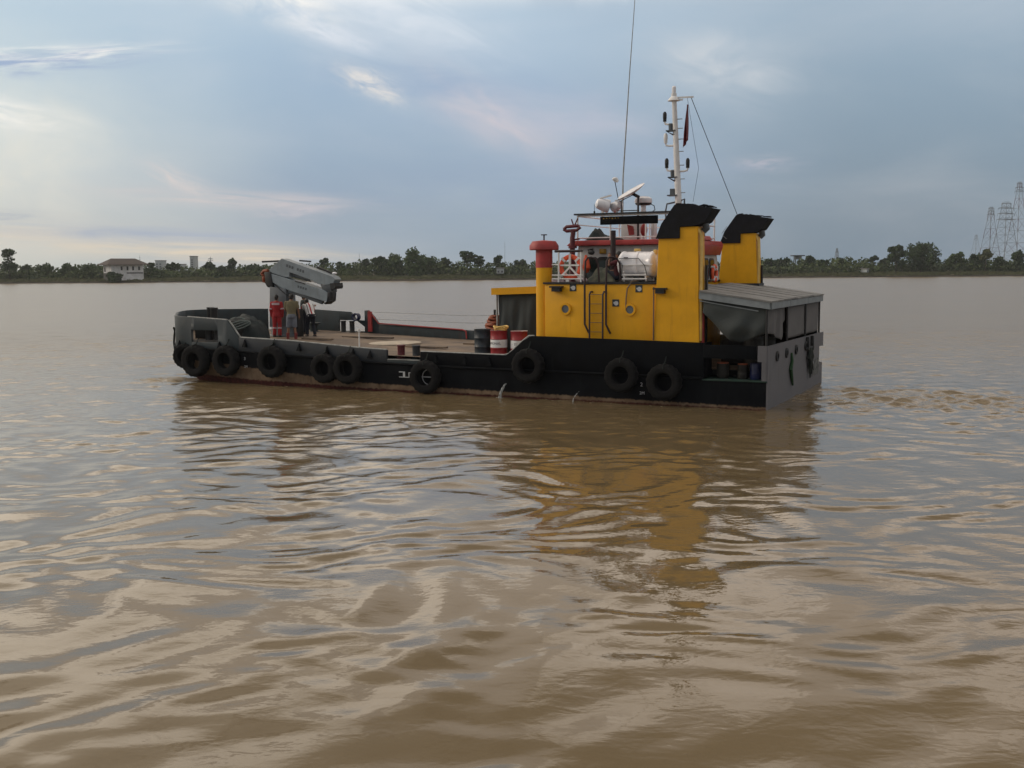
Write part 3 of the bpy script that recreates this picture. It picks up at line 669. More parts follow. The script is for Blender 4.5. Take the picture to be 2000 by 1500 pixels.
# bulwarks
def off(i, t):
    u, v = PATH[i]; a, b = PATH[max(i-1, 0)], PATH[min(i+1, len(PATH)-1)]; d = Vector((b[0]-a[0], b[1]-a[1])).normalized(); return (u-d.y*t, v+d.x*t)
def wall(mb, i0, i1, zb, zt, t=.09, ua=None, ub=None):
    """upright plate along the outline from station i0 to i1; ua, ub trim the ends"""
    idx = list(range(i0, i1+1)); o, n_ = [], []
    for k in idx:
        u, v = PATH[k]; u2, v2 = off(k, t)
        if k == i0 and ua is not None: u = u2 = ua
        if k == i1 and ub is not None: u = u2 = ub
        o.append((u, v, zb(u), zt(u))); n_.append((u2, v2))
    vs = []
    for (u, v, b, c), (u2, v2) in zip(o, n_): vs += [(u, v, b), (u, v, c), (u2, v2, c), (u2, v2, b)]
    fs = []
    for k in range(len(o)-1):
        for j in range(4): fs.append((k*4+j, k*4+(j+1) % 4, k*4+4+(j+1) % 4, k*4+4+j))
    fs += [(0, 1, 2, 3), tuple(len(vs)-4+j for j in range(4))]; mb.add(vs, fs); return mb
def st(u): return int(np.argmin([abs(p[0]-u)+(0 if k < len(NEAR) else 99) for k, p in enumerate(PATH)]))
def sf(u): return int(np.argmin([abs(p[0]-u)+(0 if k >= len(NEAR) else 99) for k, p in enumerate(PATH)]))
railz = lambda u: lerp(u, [(8.3, 1.35), (11.6, 1.39), (12.9, 1.41), (14, 1.45), (17, 1.63), (19.35, 1.70), (19.85, 2.33), (22.5, 2.46), (25.3, 2.52)])
aftz = lambda u: lerp(u, [(0, 1.84), (2, 1.92), (7.1, 2.0), (7.62, 2.0), (8.36, 1.36), (11.7, 1.39)])
rb = lambda u: rub(u)+.002
mb = MB(); wall(mb, st(1.9), st(11.6), rb, aftz, .09, 1.9, 11.62); mb.box(.3, 1.9, 0, .09, 1.46, 1.86); mb.box(.05, 1.9, 7.9, 7.985, 1.0, 1.78)
part('aft_bulwark', mb, M['black'], boat, bevel=.012)
mb = MB(); wall(mb, st(11.6), st(12.9), rb, lambda u: 1.08, .5, 11.62, 12.93); part('mooring_sill', mb, M['teal_dark'], boat, bevel=.01)
mb = MB(); mb.box(11.64, 12.90, -.02, .52, 1.085, 1.11); part('sill_plate', mb, M['rail'], boat)
mb = MB(); wall(mb, st(12.9), st(19.4), rb, railz, .09, 12.93, 19.36); part('side_bulwark', mb, M['slate_dark'], boat, bevel=.012)
# bow bulwark with a mooring window each side and a gap by the far bow
mb = MB(); h0, h1 = 20.34, 21.62
wall(mb, st(19.4), st(20.34), rb, railz, .10, 19.36, h0)
wall(mb, st(20.34), st(21.62), rb, lambda u: 1.50, .10, h0, h1); wall(mb, st(20.34), st(21.62), lambda u: 1.94, railz, .10, h0, h1)
gap0 = sf(23.55); gap1 = sf(22.5); kb = len(NEAR)-6; wall(mb, st(21.62), kb, rb, railz, .10, h1, None)
part('bow_bulwark', mb, M['slate'], boat, bevel=.012); mb = MB(); wall(mb, kb, gap0, rb, railz, .10)
wall(mb, gap1, sf(20.5), rb, railz, .10, None, 20.5)
wall(mb, sf(20.5), sf(19.15), lambda u: 1.97, railz, .10, 20.5, 19.15); wall(mb, sf(20.5), sf(19.15), rb, lambda u: 1.50, .10, 20.5, 19.15)
wall(mb, sf(19.15), sf(18.4), rb, lambda u: lerp(u, [(18.42, 1.83), (18.88, 2.42), (19.2, 2.40)]), .10, 19.15, 18.42)
part('far_bow_bulwark', mb, M['teal_dark'], boat, bevel=.012)
mb = MB(); wall(mb, sf(18.4), sf(14.1), rb, lambda u: lerp(u, [(8, 1.45), (14, 1.64), (18.4, 1.82)]), .10, 18.42, 14.1); wall(mb, sf(14.1), sf(1.9), rb, lambda u: lerp(u, [(1.9, 1.75), (8, 1.5), (14, 1.64)]), .10, 14.1, 1.9)
part('far_bulwark', mb, M['teal_dark'], boat, bevel=.012)
# caps
mb = MB()
def cap(mb, pts, r=.03): mb.tube(pts, r, 6)
cap(mb, [(u, .045, aftz(u)+.01) for u in np.linspace(7.4, 11.6, 24)]); cap(mb, [(u, .045, railz(u)+.01) for u in np.linspace(12.95, 19.3, 24)]); cap(mb, [(19.3, .045, 1.7), (19.82, .045, 2.34)])
cap(mb, [(off(k, .05)[0], off(k, .05)[1], railz(PATH[k][0])+.01) for k in range(st(19.9), st(22.0))]); part('rail_cap', mb, M['rail'], boat)
mb = MB(); cap(mb, [(18.9, 7.86, 2.40), (18.42, 7.86, 1.86), (14.3, 7.86, 1.66), (14.15, 7.86, 1.60), (14.12, 7.86, 1.3)], .03); mb.box(18.74, 18.92, 7.80, 7.885, 1.5, 2.36); part('red_trim', mb, M['red'], boat)
# bulwark stays along the near side (the small brackets over the fenders)
for u in (22.2, 20.25, 19.05, 17.75, 16.6, 15.4, 14.3, 13.6, 11.0, 9.9, 9.0):
    mb = MB()
    z = min(railz(u) if u > 12 else aftz(u), 2.)-.02; z = 1.55 if u > 19.5 else (z-.02 if u > 12.9 else min(z-.05, 1.45))
    mb.add([(u-.09, -.002, z-.28), (u+.09, -.002, z-.28), (u, -.002, z), (u-.09, -.10, z-.28), (u+.09, -.10, z-.28), (u, -.05, z-.02)], [(0, 1, 2), (3, 4, 5), (0, 1, 4, 3), (1, 2, 5, 4), (2, 0, 3, 5)]); part('fender_bracket', mb, M['black'], boat)
# transom plate: one step out top and bottom at the far corner
mb = MB(); poly = [(0., -.35), (0., 1.86), (8.75, 1.80), (8.75, 1.30), (8.0, 1.33), (8.0, .78), (8.6, .72), (8.6, -.35)]
vs = [(-.03, a, b) for a, b in poly]+[(.018, a, b) for a, b in poly]; m_ = len(poly); mb.add(vs, [tuple(range(m_)), tuple(range(m_, 2*m_))]+[(i, (i+1) % m_, m_+(i+1) % m_, m_+i) for i in range(m_)])
mb.box(.019, .28, -.012, .10, 1.40, 1.86); mb.box(.019, .16, -.012, .10, .85, 1.398); transom = part('transom', mb, M['transom'], boat, smooth=20)
for v, z in ((1.08, 1.50), (2.4, 1.50), (3.85, 1.50), (5.4, 1.52)):
    mb = MB(); mb.lathe((-.032, v, z), [(.09, -.05), (.15, -.05), (.16, 0), (.09, 0)], 16, 'X', closed=True); mb.lathe((-.036, v, z), [(.11, 0), (.11, .004)], 16, 'X'); part('mooring_eye', mb, M['dark'], boat)
mb = MB(); mb.box(-.14, -.032, 5.5, 5.62, 1.35, 1.80); mb.box(-.14, -.032, 6.3, 6.42, 1.30, 1.80); mb.box(-.12, -.032, 5.4, 6.6, 1.36, 1.46); part('stern_cleat', mb, M['dark'], boat, bevel=.015)
# bollards
mb = MB(); mb.box(20.1, 22.4, 1.05, 1.12, 1.45, 2.25); mb.box(20.1, 21.9, .12, 1.048, 1.49, 1.54); part('mooring_shade_panel', mb, M['dark'], boat)  # added dark back and floor, standing in for shade behind the mooring window
def bollard(u, v, zb, zt, r, m, name='bollard'):
    mb = MB(); mb.lathe((u, v, 0), [(r*1.5, zb), (r*1.5, zb+.03), (r, zb+.03), (r, zt-.05), (r*1.12, zt-.05), (r*1.12, zt)], 16); part(name, mb, m, boat, bevel=.006)
for u in (24.55, 24.05): bollard(u, 4.35 if u > 24.3 else 4.0, 1.6, 2.62, .15, M['dark'])
bollard(12.62, .42, 1.1, 1.57, .13, M['red_dark']); bollard(12.02, .42, 1.1, 1.57, .13, M['slate_dark'])
for u in (20.05, 19.6): bollard(u, 7.6, 1.45, 1.96, .11, M['dark'])
for u in (21.25, 20.8): bollard(u, .55, 1.5, 1.95, .14, M['dark'])
mb = MB(); mb.lathe((21.1, 6.9, 0), [(.28, 1.45), (.28, 1.5), (.16, 1.55), (.18, 1.8), (.3, 1.85), (.3, 1.9)], 16); part('capstan', mb, M['teal_dark'], boat)
mb = MB(); mb.lathe((19.5, 7.78, 2.12), [(.12, -.1), (.17, -.1), (.17, .1), (.12, .1)], 20, 'Y', closed=True); part('fairlead', mb, M['blue'], boat)
mb = MB(); mb.tube([(14.16, .16, 1.3), (14.16, .16, 2.10)], .025, 8); mb.lathe((14.16, .16, 0), [(.045, 2.0), (.045, 2.1)], 8); part('stanchion', mb, M['white'], boat)
for z in (2.36, 2.06):
    mb = MB(); mb.tube([(18.6, 7.85, z-.02), (14, 7.85, z-.12), (9.8, 7.85, z-.02)], .009, 5); part('lifeline', mb, M['rail'], boat)
mb = MB(); mb.lathe((0, 0, 0), [(1, 0), (1, .05), (.93, .06)], 40); mb.v = [(15.2+a*.95, 4.1+b*1.15, 1.30+c) for a, b, c in mb.v]; part('deck_disc', mb, M['cream'], boat)
for u, v, a in ((17.2, 5.2, 1.2), (13.2, 3.0, .9), (18.2, 3.2, .7), (11.9, 5.4, 1.)): mb = MB(); mb.box(u-a, u+a, v-.08, v+.1, dk(u)+.04, dk(u)+.10); part('deck_batten', mb, M['deck'], boat)
# draft marks, load line
nearf = lambda u0, z0: (lambda x, y, d: (u0-x, -.004-.5*d, z0+y))
for (txt, u, z, s) in (('2', 3.80, .60, .17), ('2M', 3.78, .34, .13), ('3', 19.1, .93, .16), ('2M', 19.06, .64, .12)):
    part('draft_mark', text_mb(txt, s, nearf(u, z)), M['markwhite'], boat, smooth=0)
mb = MB()
for a, b, c, d in ((12.22, 12.30, .50, .70), (12.22, 12.46, .67, .70), (12.05, 12.46, .50, .525), (12.05, 12.08, .50, .68), (11.75, 12.08, .655, .68)): mb.box(a, b if b-a > .03 else a+.03, -.008, -.004, c, d)
mb.lathe((11.28, -.004, .55), [(.24, -.004), (.27, -.004), (.27, 0), (.24, 0)], 28, 'Y', closed=True); mb.box(11.0, 11.56, -.010, -.004, .535, .565)
part('load_line', mb, M['markwhite'], boat, smooth=0)

# ---- yellow deckhouse
mb = MB(); mb.box(3.45, 7.18, .35, 7.65, 1.06, 3.64); house = part('deckhouse', mb, M['yellow'], boat, bevel=.03)
mb = MB(); mb.box(3.40, 7.22, .31, 7.69, 3.642, 3.70); part('deckhouse_top', mb, M['dark'], boat)
for u in (6.45, 4.30):
    mb = MB(); mb.lathe((u, .347, 2.86), [(.125, -.05), (.19, -.05), (.19, .0), (.125, .0)], 28, 'Y', closed=True); pf = part('porthole', mb, M['yellow'], boat)
    mb = MB(); mb.lathe((u, .343, 2.86), [(.128, -.012), (.128, .0)], 28, 'Y'); part('pane', mb, M['glass2'], pf)
def ladder(u0, u1, z0, z1, v, parent=boat):
    mb = MB()
    for u in (u0, u1): mb.tube([(u, v, z0), (u, v, z1-.08), (u-.03, v+.02, z1), (u-.06, .345, z1+.0)], .03, 8)
    lad = part('ladder', mb, M['maroon'], parent); mb = MB()
    for i in range(5): z = z0+.2+i*.29; mb.tube([(u0, v, z), (u1, v, z)], .010, 6)
    part('rung', mb, M['deck'], lad)
ladder(5.60, 5.16, 1.96, 3.40, .24)
mb = MB()
for u in (5.76, 5.05): mb.tube([(u-.12, .30, 2.12), (u-.10, .24, 2.2), (u, .24, 2.4), (u, .24, 3.66), (u, .30, 4.35), (u-.06, .33, 4.45), (u-.16, .36, 4.47), (u-.30, .40, 4.42), (u-.38, .42, 4.25), (u-.40, .44, 3.70)], .032, 8)
part('handrail', mb, M['maroon'], boat)
# life-saving symbol plates, deck lamp, hose
for u, z in ((6.20, 3.53), (4.77, 3.06), (4.02, 3.50)):
    mb = MB(); mb.box(u-.11, u+.11, .335, .349, z-.11, z+.11); sp = part('safety_sign', mb, M['teal_dark'], boat)
    mb = MB(); mb.lathe((u-.02, .331, z-.01), [(.07, -.006), (.07, 0)], 14, 'Y'); mb.box(u+.02, u+.07, .322, .3245, z-.02, z+.03); part('pictogram', mb, M['markwhite'], sp)
for u, z in ((6.72, 3.53), (3.25, 3.48)):
    mb = MB(); mb.box(u-.2, u+.2, .12 if u > 4 else -.05, .347 if u > 4 else .147, z, z+.05); mb.box(u-.14, u+.14, .16 if u > 4 else 0., .346 if u > 4 else .146, z-.12, z-.003); part('deck_lamp', mb, M['dark'], boat)
mb = MB(); mb.tube([(4.1, .5, 3.74), (4.25, .33, 3.72), (4.38, .30, 3.5), (4.42, .31, 3.2), (4.44, .32, 2.75)], .022, 8); part('hose', mb, M['deck'], boat); mb = MB(); mb.tube([(3.475, .13, 1.95), (3.475, .13, 3.55)], .022, 8); part('joint_shade_strip', mb, M['deck'], boat)  # thin brown strip draws the deckhouse joint and the shade along it
# ---- ventilator
vent = None
mb = MB(); mb.lathe((7.36, .72, 0), [(.26, 1.1), (.26, 4.18)], 28); vent = part('ventilator', mb, M['yellow'], boat)
mb = MB(); mb.lathe((7.36, .72, 0), [(.27, 4.16), (.27, 4.72), (.45, 4.72), (.47, 4.74), (.47, 4.86), (.38, 5.0), (.1, 5.03)], 28); part('ventilator_cap', mb, M['red'], vent)
mb = MB(); mb.tube([(7.36, .72, 5.0), (7.36, .72, 5.2)], .025, 8); mb.lathe((7.36, .72, 0), [(.10, 5.19), (.10, 5.22)], 14); part('handwheel', mb, M['maroon'], vent)
# ---- funnels
def funnel(v0, v1, base):
    mb = MB(); mb.prism([(2.06, base), (3.48, base), (3.34, 5.02), (2.80, 5.02), (2.80, 5.33), (2.14, 5.33)], v0, v1); f = part('funnel', mb, M['yellow'], boat, bevel=.02, smooth=15)
    mb = MB(); mb.prism([(3.42, 4.99), (2.68, 4.99), (2.68, 5.32), (2.12, 5.36), (1.92, 5.46), (1.66, 5.84), (2.0, 5.90), (2.75, 6.02), (2.85, 5.97), (3.25, 5.42)], v0-.06, v1+.06); c = part('cowl', mb, M['black_matt'], f, bevel=.008, smooth=10)
    mb = MB(); random.seed(int(v0*10))
    for i in range(9): u = 1.75+i*.13; mb.obox((u, (v0+v1)/2+random.uniform(-.2, .2), 5.88+.12*(u-1.6)), (.07, 0, random.uniform(-.02, .03)), (0, random.uniform(.06, .2), 0), (0, 0, random.uniform(.01, .035)))
    part('torn_edge', mb, M['black_matt'], f)
    mb = MB(); mb.tube([(2.02, (v0+v1)/2, 5.40), (1.98, (v0+v1)/2, 5.28), (2.07, (v0+v1)/2, 5.2)], [.12, .11, .10], 12); part('exhaust_pipe', mb, M['grey_mid'], f)
    mb = MB(); mb.tube([(2.05, v0+.09, base+.1), (2.06, v0+.09, 5.05), (2.16, v0+.09, 5.25)], .05, 8); part('corner_pipe', mb, M['yellow_pale'], f)
    mb = MB(); mb.box(2.005, 2.062, v1-.14, v1-.02, base, 4.2); part('dark_trunking', mb, M['dark'], f)
funnel(.15, .85, 1.86); funnel(7.35, 8.02, 3.4)
mb = MB(); mb.box(1.98, 3.6, 7.28, 8.05, 3.38, 3.56); part('funnel_base', mb, M['slate_dark'], boat)
# ---- wheelhouse
mb = MB(); mb.prism([(3.05, 3.70), (6.86, 3.70), (6.72, 4.86), (3.2, 4.86)], 2.0, 6.0); wh = part('wheelhouse', mb, M['grey_w'], boat, bevel=.04)
mb = MB(); mb.prism([(2.98, 4.865), (7.05, 4.865), (6.85, 5.03), (3.06, 5.03)], 1.78, 6.22); part('wheelhouse_roof', mb, M['red'], boat, bevel=.03)
mb = MB(); mb.prism([(2.94, 4.86), (3.2, 4.86), (3.2, 4.55), (3.04, 4.55)], 1.9, 6.0); mb.prism([(3.02, 5.033), (3.6, 5.033), (3.5, 5.2), (3.1, 5.18)], 2.3, 4.9); part('aft_visor', mb, M['red'], boat, bevel=.02)
def rounded(cx, cz, w_, h, r, n=5):
    o = []
    for sx_, sz, a0 in ((1, 1, 0), (-1, 1, 90), (-1, -1, 180), (1, -1, 270)):
        for i in range(n+1): t = R(a0+90*i/n); o.append((cx+sx_*(w_/2-r)+r*math.cos(t), cz+sz*(h/2-r)+r*math.sin(t)))
    return o
for cu_, w_ in ((6.22, .36), (5.82, .36), (5.43, .34), (4.6, .5), (3.9, .5)):
    mb = MB(); mb.prism(rounded(cu_, 4.12, w_+.09, .76, .14), 1.972, 1.998); fw = part('window', mb, M['dark'], wh)
    mb = MB(); mb.prism(rounded(cu_, 4.12, w_-.03, .64, .10), 1.962, 1.971); part('pane', mb, M['glass'], fw)
for v in (3.0, 3.7, 4.4, 5.1):
    o = rounded(v, 4.08, .58, .72, .14); top_ = lambda z: 3.05+.15*(z-3.70)/1.16
    mb = MB(); vs = [(top_(z)-.03, y+.28*(z-4.08), z) for y, z in o]+[(top_(z)-.002, y+.28*(z-4.08), z) for y, z in o]; m_ = len(o); mb.add(vs, [tuple(range(m_)), tuple(range(m_, 2*m_))]+[(i, (i+1) % m_, m_+(i+1) % m_, m_+i) for i in range(m_)]); fw = part('window', mb, M['dark'], wh)
    o = rounded(v, 4.08, .46, .60, .10); mb = MB(); vs = [(top_(z)-.038, y+.28*(z-4.08), z) for y, z in o]+[(top_(z)-.031, y+.28*(z-4.08), z) for y, z in o]; mb.add(vs, [tuple(range(m_)), tuple(range(m_, 2*m_))]+[(i, (i+1) % m_, m_+(i+1) % m_, m_+i) for i in range(m_)]); part('pane', mb, M['glass'], fw)
mb = MB(); mb.box(5.72, 5.94, 1.93, 1.998, 4.60, 4.76); mb.box(5.76, 5.90, 1.90, 1.928, 4.62, 4.74); part('side_lamp', mb, M['brass'], boat, bevel=.01)
mb = MB(); mb.tube([(6.2, 1.99, 4.75), (6.25, 1.75, 4.72), (6.1, 1.7, 4.66)], .03, 6); mb.ell((6.12, 1.68, 4.64), (.12, .08, .08)); part('flood_lamp', mb, M['dark'], boat)
# open bridge on the wheelhouse roof: rails, black board, pedestal
mb = MB(); rl_ = [(6.75, 2.05), (6.75, 5.95), (3.25, 5.95), (3.25, 2.05)]
for z, r in ((5.83, .028), (5.55, .02), (5.12, .02)):
    for k in range(4):
        if z == 5.55 and k == 3: continue
        mb.tube([(*rl_[k], z), (*rl_[(k+1) % 4], z)], r, 6)
for u in (6.75, 5.6, 4.4, 3.25):
    for v in (2.05, 5.95): mb.tube([(u, v, 5.02), (u, v, 5.84)], .028, 6)
part('bridge_rail', mb, M['white'], boat)
mb = MB(); mb.box(4.0, 5.95, 2.02, 2.08, 5.53, 5.79); bd = part('dodger_board', mb, M['black'], boat, bevel=.008)
mb = MB(); mb.box(3.0, 6.85, 1.96, 2.12, 5.86, 5.91); part('board_top_rail', mb, M['dark'], boat)
mb = MB()
for i in range(6): mb.box(5.80-.10*i, 5.845-.10*i, 2.012, 2.019, 5.71+.01*(i % 3), 5.745)
part('faded_lettering', mb, M['brass'], bd)
mb = MB(); mb.box(5.0, 5.6, 3.0, 3.6, 5.03, 5.75); mb.box(4.3, 4.42, 2.6, 2.9, 5.03, 5.7); part('bridge_console', mb, M['white'], boat, bevel=.03)
mb = MB(); mb.tube([(4.75, 2.3, 3.72), (4.75, 2.3, 6.42)], .035, 8); part('dish_pole', mb, M['maroon'], boat)
mb = MB(); mb.tube([(5.30, 1.5, 3.68), (5.30, 1.5, 5.32)], .085, 12); part('exhaust_post', mb, M['maroon'], boat)
mb = MB(); mb.tube([(4.95, 2.4, 5.35), (5.05, 2.4, 5.5), (5.0, 2.4, 5.2)], [.05, .12, .1], 8); mb.ell((4.62, 2.5, 5.35), (.12, .1, .2)); part('red_equipment', mb, M['red'], boat)
# radar dome, dish, searchlights, whip
mb = MB(); mb.lathe((4.85, 3.1, 0), [(.10, 5.05), (.085, 6.15), (.09, 6.18)], 16); rd = part('radar_dome', mb, M['white_gloss'], boat)
mb = MB(); mb.lathe((4.85, 3.1, 0), [(.27, 6.25), (.29, 6.29), (.28, 6.39), (.19, 6.45), (.05, 6.47)], 26); part('dome_shell', mb, M['white_gloss'], rd)
mb = MB(); mb.lathe((4.85, 3.1, 0), [(.10, 6.175), (.22, 6.18), (.27, 6.22), (.27, 6.248)], 26); part('dome_base', mb, M['dark'], rd)
mb = MB(); mb.tube([(4.62, 3.1, 6.22), (4.48, 3.1, 6.15), (4.45, 3.1, 6.02), (4.6, 3.1, 5.92), (4.8, 3.1, 5.91)], .015, 6); part('cable', mb, M['dark'], rd)
# dish: shallow bowl seen nearly edge-on, tipped up towards the bow
dc = Vector((5.06, 2.55, 6.58)); ax = Vector((.42, -.34, .88)).normalized(); e1 = Vector((-.88, 0, .46)); e1 = (e1-ax*e1.dot(ax)).normalized(); e2 = ax.cross(e1)
mb = MB(); vs = []; nr = 6; na = 32
for i in range(nr+1):
    for j in range(na): t = 2*math.pi*j/na; r = i/nr; vs.append(dc+e1*(.50*r*math.cos(t))+e2*(.44*r*math.sin(t))+ax*(.10*r*r-.06))
mb.add(vs, [(i*na+j, i*na+(j+1) % na, (i+1)*na+(j+1) % na, (i+1)*na+j) for i in range(nr) for j in range(na)]); dish = part('satellite_dish', mb, M['white_gloss'], boat, solid=.02)
mb = MB(); foot = dc-e1*.5+ax*.02; fp = foot+Vector((.12, 0, .58)); mb.tube([dc-ax*.1, foot-ax*.1, foot, fp], .014, 6); part('feed_arm', mb, M['dark'], dish)
mb = MB(); mb.tube([fp+Vector((-.02, 0, .05)), fp+Vector((-.10, 0, -.02))], [.085, .05], 12); mb.ell(fp+Vector((0, 0, .06)), (.09, .09, .06)); part('feed_horn', mb, M['white'], dish)
mb = MB(); mb.bar((4.75, 2.35, 6.40), dc-ax*.06, .08); part('dish_bracket', mb, M['dark'], dish)
def searchlight(u, v, z, s, yaw):
    d = Vector((math.cos(yaw), -math.sin(yaw), -.25)).normalized()
    c = Vector((u, v, z)); mb = MB(); mb.tube([c-d*.24*s, c-d*.2*s, c+d*.02*s, c+d*.2*s], [.06*s, .15*s, .2*s, .22*s], 18); sl = part('searchlight', mb, M['white_gloss'], boat)
    mb = MB(); mb.tube([c+d*.201*s, c+d*.215*s], .205*s, 18); part('lens', mb, M['glass2'], sl)
    mb = MB(); mb.bar(c+Vector((.08*s, 0, .21*s)), c+Vector((-.3*s, 0, .30*s)), .12*s, .04*s); mb.bar(c, c-Vector((0, 0, .4*s)), .07*s); part('bracket', mb, M['white'], sl)
searchlight(6.05, 2.5, 6.20, 1.0, R(215)); searchlight(5.62, 2.7, 6.16, .8, R(330))
mb = MB(); mb.tube([(5.62, 3.2, 5.0), (5.60, 3.2, 7.1), (5.42, 3.3, 10.5), (5.20, 3.4, 14.0)], [.03, .024, .016, .008], 6); part('whip_antenna', mb, M['rail'], boat)
mb = MB(); mb.tube([(6.3, 2.4, 5.85), (6.3, 2.4, 6.0)], .03, 6); mb.tube([(6.3, 2.4, 6.0), (6.3, 2.4, 6.22)], .008, 5); part('small_antenna', mb, M['dark'], boat)
mb = MB(); mb.bar((5.5, 2.4, 5.98), (4.75, 2.4, 5.98), .03); mb.tube([(5.38, 2.45, 5.86), (5.38, 2.45, 6.3)], .02, 6); part('antenna_bracket', mb, M['dark'], boat)
# mast
ML = lambda z: (3.94+.19*(z-6.3)/3.6, 4.0)
mb = MB(); mb.tube([(*ML(4.9), 4.9), (*ML(7.5), 7.5), (*ML(9.72), 9.72)], [.125, .10, .075], 14); mast = part('mast', mb, M['white'], boat)
mb = MB(); u, v = ML(9.8); mb.lathe((u, v, 0), [(.2, 9.60), (.16, 9.68), (.09, 9.74), (.09, 9.84)], 14); mb.bar((u, v, 9.70), (u-.66, v, 9.68), .05); mb.bar((u+.2, v, 9.62), (u-.3, v, 9.62), .05); part('crosstree', mb, M['white'], mast)
mb = MB(); mb.lathe((u, v, 0), [(.06, 9.84), (.07, 9.88), (.07, 10.04), (.04, 10.08)], 12); part('top_light', mb, M['white_gloss'], mast)
def navlight(du, z, side, dark=True):
    u, v = ML(z); mb = MB(); mb.tube([(u, v, z), (u+side*.22, v, z), (u+side*.34, v, z+.02), (u+side*.36, v, z+.10)], .032, 8); a = part('light_arm', mb, M['white'], mast)
    mb = MB(); mb.lathe((u+side*.36, v, 0), [(.06, z+.10), (.06, z+.2), (.065, z+.21), (.065, z+.36), (.03, z+.42)], 12); part('lamp', mb, M['dark'] if dark else M['white'], a)
navlight(0, 8.85, 1); navlight(0, 8.15, 1, False); navlight(0, 7.33, 1); navlight(0, 7.30, -1)
for z in (8.50, 6.98):
    u, v = ML(z); mb = MB(); mb.add([(u, v-.1, z), (u+.3, v-.14, z+.12), (u+.3, v+.14, z+.12), (u, v+.1, z), (u, v, z-.08)], [(0, 1, 2, 3), (0, 1, 4), (1, 2, 4), (2, 3, 4)]); mb.box(u-.02, u+.3, v-.14, v+.14, z+.12, z+.15); mb.lathe((u+.17, v, 0), [(.07, z+.15), (.08, z+.36), (.05, z+.38)], 12); part('lamp_bracket', mb, M['grey_mid'], mast)
u, v = ML(6.55); mb = MB(); mb.box(u, u+.34, v-.15, v+.15, 6.50, 6.54); mb.box(u+.12, u+.26, v-.08, v+.08, 6.54, 6.74); part('horn_bracket', mb, M['grey_mid'], mast)
mb = MB()
for z in (9.0, 8.7, 8.35, 7.95, 7.5, 7.05, 6.6): u, v = ML(z); mb.bar((u, v, z), (u-.25, v, z), .025)
part('step', mb, M['rail'], mast)
u, v = ML(6.2); mb = MB(); mb.tube([(u+.1, v, 6.3), (u+.4, v, 6.25), (u+.45, v, 6.0), (u+.42, v, 5.6)], .03, 8); mb.tube([(u-.1, v, 6.35), (u-.2, v, 6.4), (u-.2, v, 6.0)], .03, 8); part('cable', mb, M['grey_mid'], mast)
tp = (ML(9.7)[0]-.58, 4.0, 9.66)
for a, b, r in ((tp, (2.75, 7.5, 5.75), .012), ((ML(9.7)[0]-.45, 4, 9.66), (3.35, 4.3, 7.4), .006), ((3.35, 4.3, 7.4), (3.5, 4.2, 6.3), .006), ((2.3, 4, 5.45), (3.4, 7.5, 5.35), .008), ((2.3, 4, 5.05), (3.4, 7.5, 5.30), .008)):
    mb = MB(); mb.tube([a, b], r, 5); part('stay_wire', mb, M['dark'], boat)
mb = MB(); mb.tube([(3.10, 4.2, 5.0), (3.14, 4.2, 5.5), (3.18, 4.2, 5.65)], [.04, .035, .01], 6); part('stub_mast', mb, M['dark'], boat)
# fire monitor
mb = MB(); mb.tube([(6.75, 1.6, 3.7), (6.75, 1.6, 5.1), (6.72, 1.6, 5.28), (6.76, 1.6, 5.36)], [.11, .08, .08, .08], 10); mb.lathe((6.74, 1.6, 0), [(.14, 4.78), (.14, 4.86)], 12); mb.bar((6.74, 1.6, 5.05), (6.50, 1.6, 5.08), .05); fm_ = part('fire_monitor', mb, M['red_dark'], boat)
mb = MB(); mb.tube([(7.05, 1.6, 5.40), (6.95, 1.6, 5.48), (6.55, 1.6, 5.50), (6.48, 1.6, 5.44), (6.6, 1.6, 5.36), (6.95, 1.6, 5.34), (7.05, 1.6, 5.40)], .055, 8); part('nozzle', mb, M['red_dark'], fm_)
mb = MB(); mb.tube([(6.68, 1.6, 5.5), (6.56, 1.6, 5.74)], .022, 6); mb.tube([(6.7, 1.6, 5.5), (6.78, 1.6, 5.72)], .022, 6); part('lever', mb, M['red_dark'], fm_)
# rails at the forward corner of the deckhouse
mb = MB()
for u in (6.72, 5.96): mb.tube([(u, .42, 3.66), (u, .42, 4.66)], .03, 8)
for z in (3.80, 3.92): mb.tube([(6.95, .42, z), (5.9, .42, z)], .022, 6)
mb.tube([(6.95, .42, 4.25), (6.72, .42, 4.25)], .022, 6); part('deckhouse_rail', mb, M['white'], boat)
mb = MB(); mb.tube([(6.85, .42, 4.67), (5.92, .42, 4.67)], .04, 8); part('rail_top', mb, M['maroon'], boat)
# ---- canopies
def planks(mb, u0, u1, v0, v1, zf, n):
    for i in range(n): a, b = v0+(v1-v0)*i/n, v0+(v1-v0)*(i+1)/n-.012; dz = .012*((i*7) % 3); mb.prism([(u0, zf(u0)+dz), (u1, zf(u1)+dz), (u1, zf(u1)+dz+.05), (u0, zf(u0)+dz+.05)], a, b)
zc = lambda u: 3.12+.145*u
mb = MB(); planks(mb, -.10, 2.02, -.06, .88, zc, 1); planks(mb, -.10, 2.75, .9, 8.28, zc, 8); part('canopy_roof', mb, M['roofgrey'], boat)
mb = MB(); mb.prism([(-.05, zc(0)-.20), (2.03, zc(2.03)-.20), (2.03, zc(2.03)-.004), (-.05, zc(-.05)-.004)], -.04, .04)
for a, b in ((.045, 2.6), (2.63, 5.5), (5.53, 8.2)): mb.box(-.09, -.03, a, b, zc(0)-.2, zc(0)-.012)
mb.prism([(.3, zc(0)-.27), (2.03, zc(2.03)-.28), (2.03, zc(2.03)-.25), (.3, zc(0)-.24)], .045, .075); part('canopy_fascia', mb, M['fascia'], boat)
mb = MB()
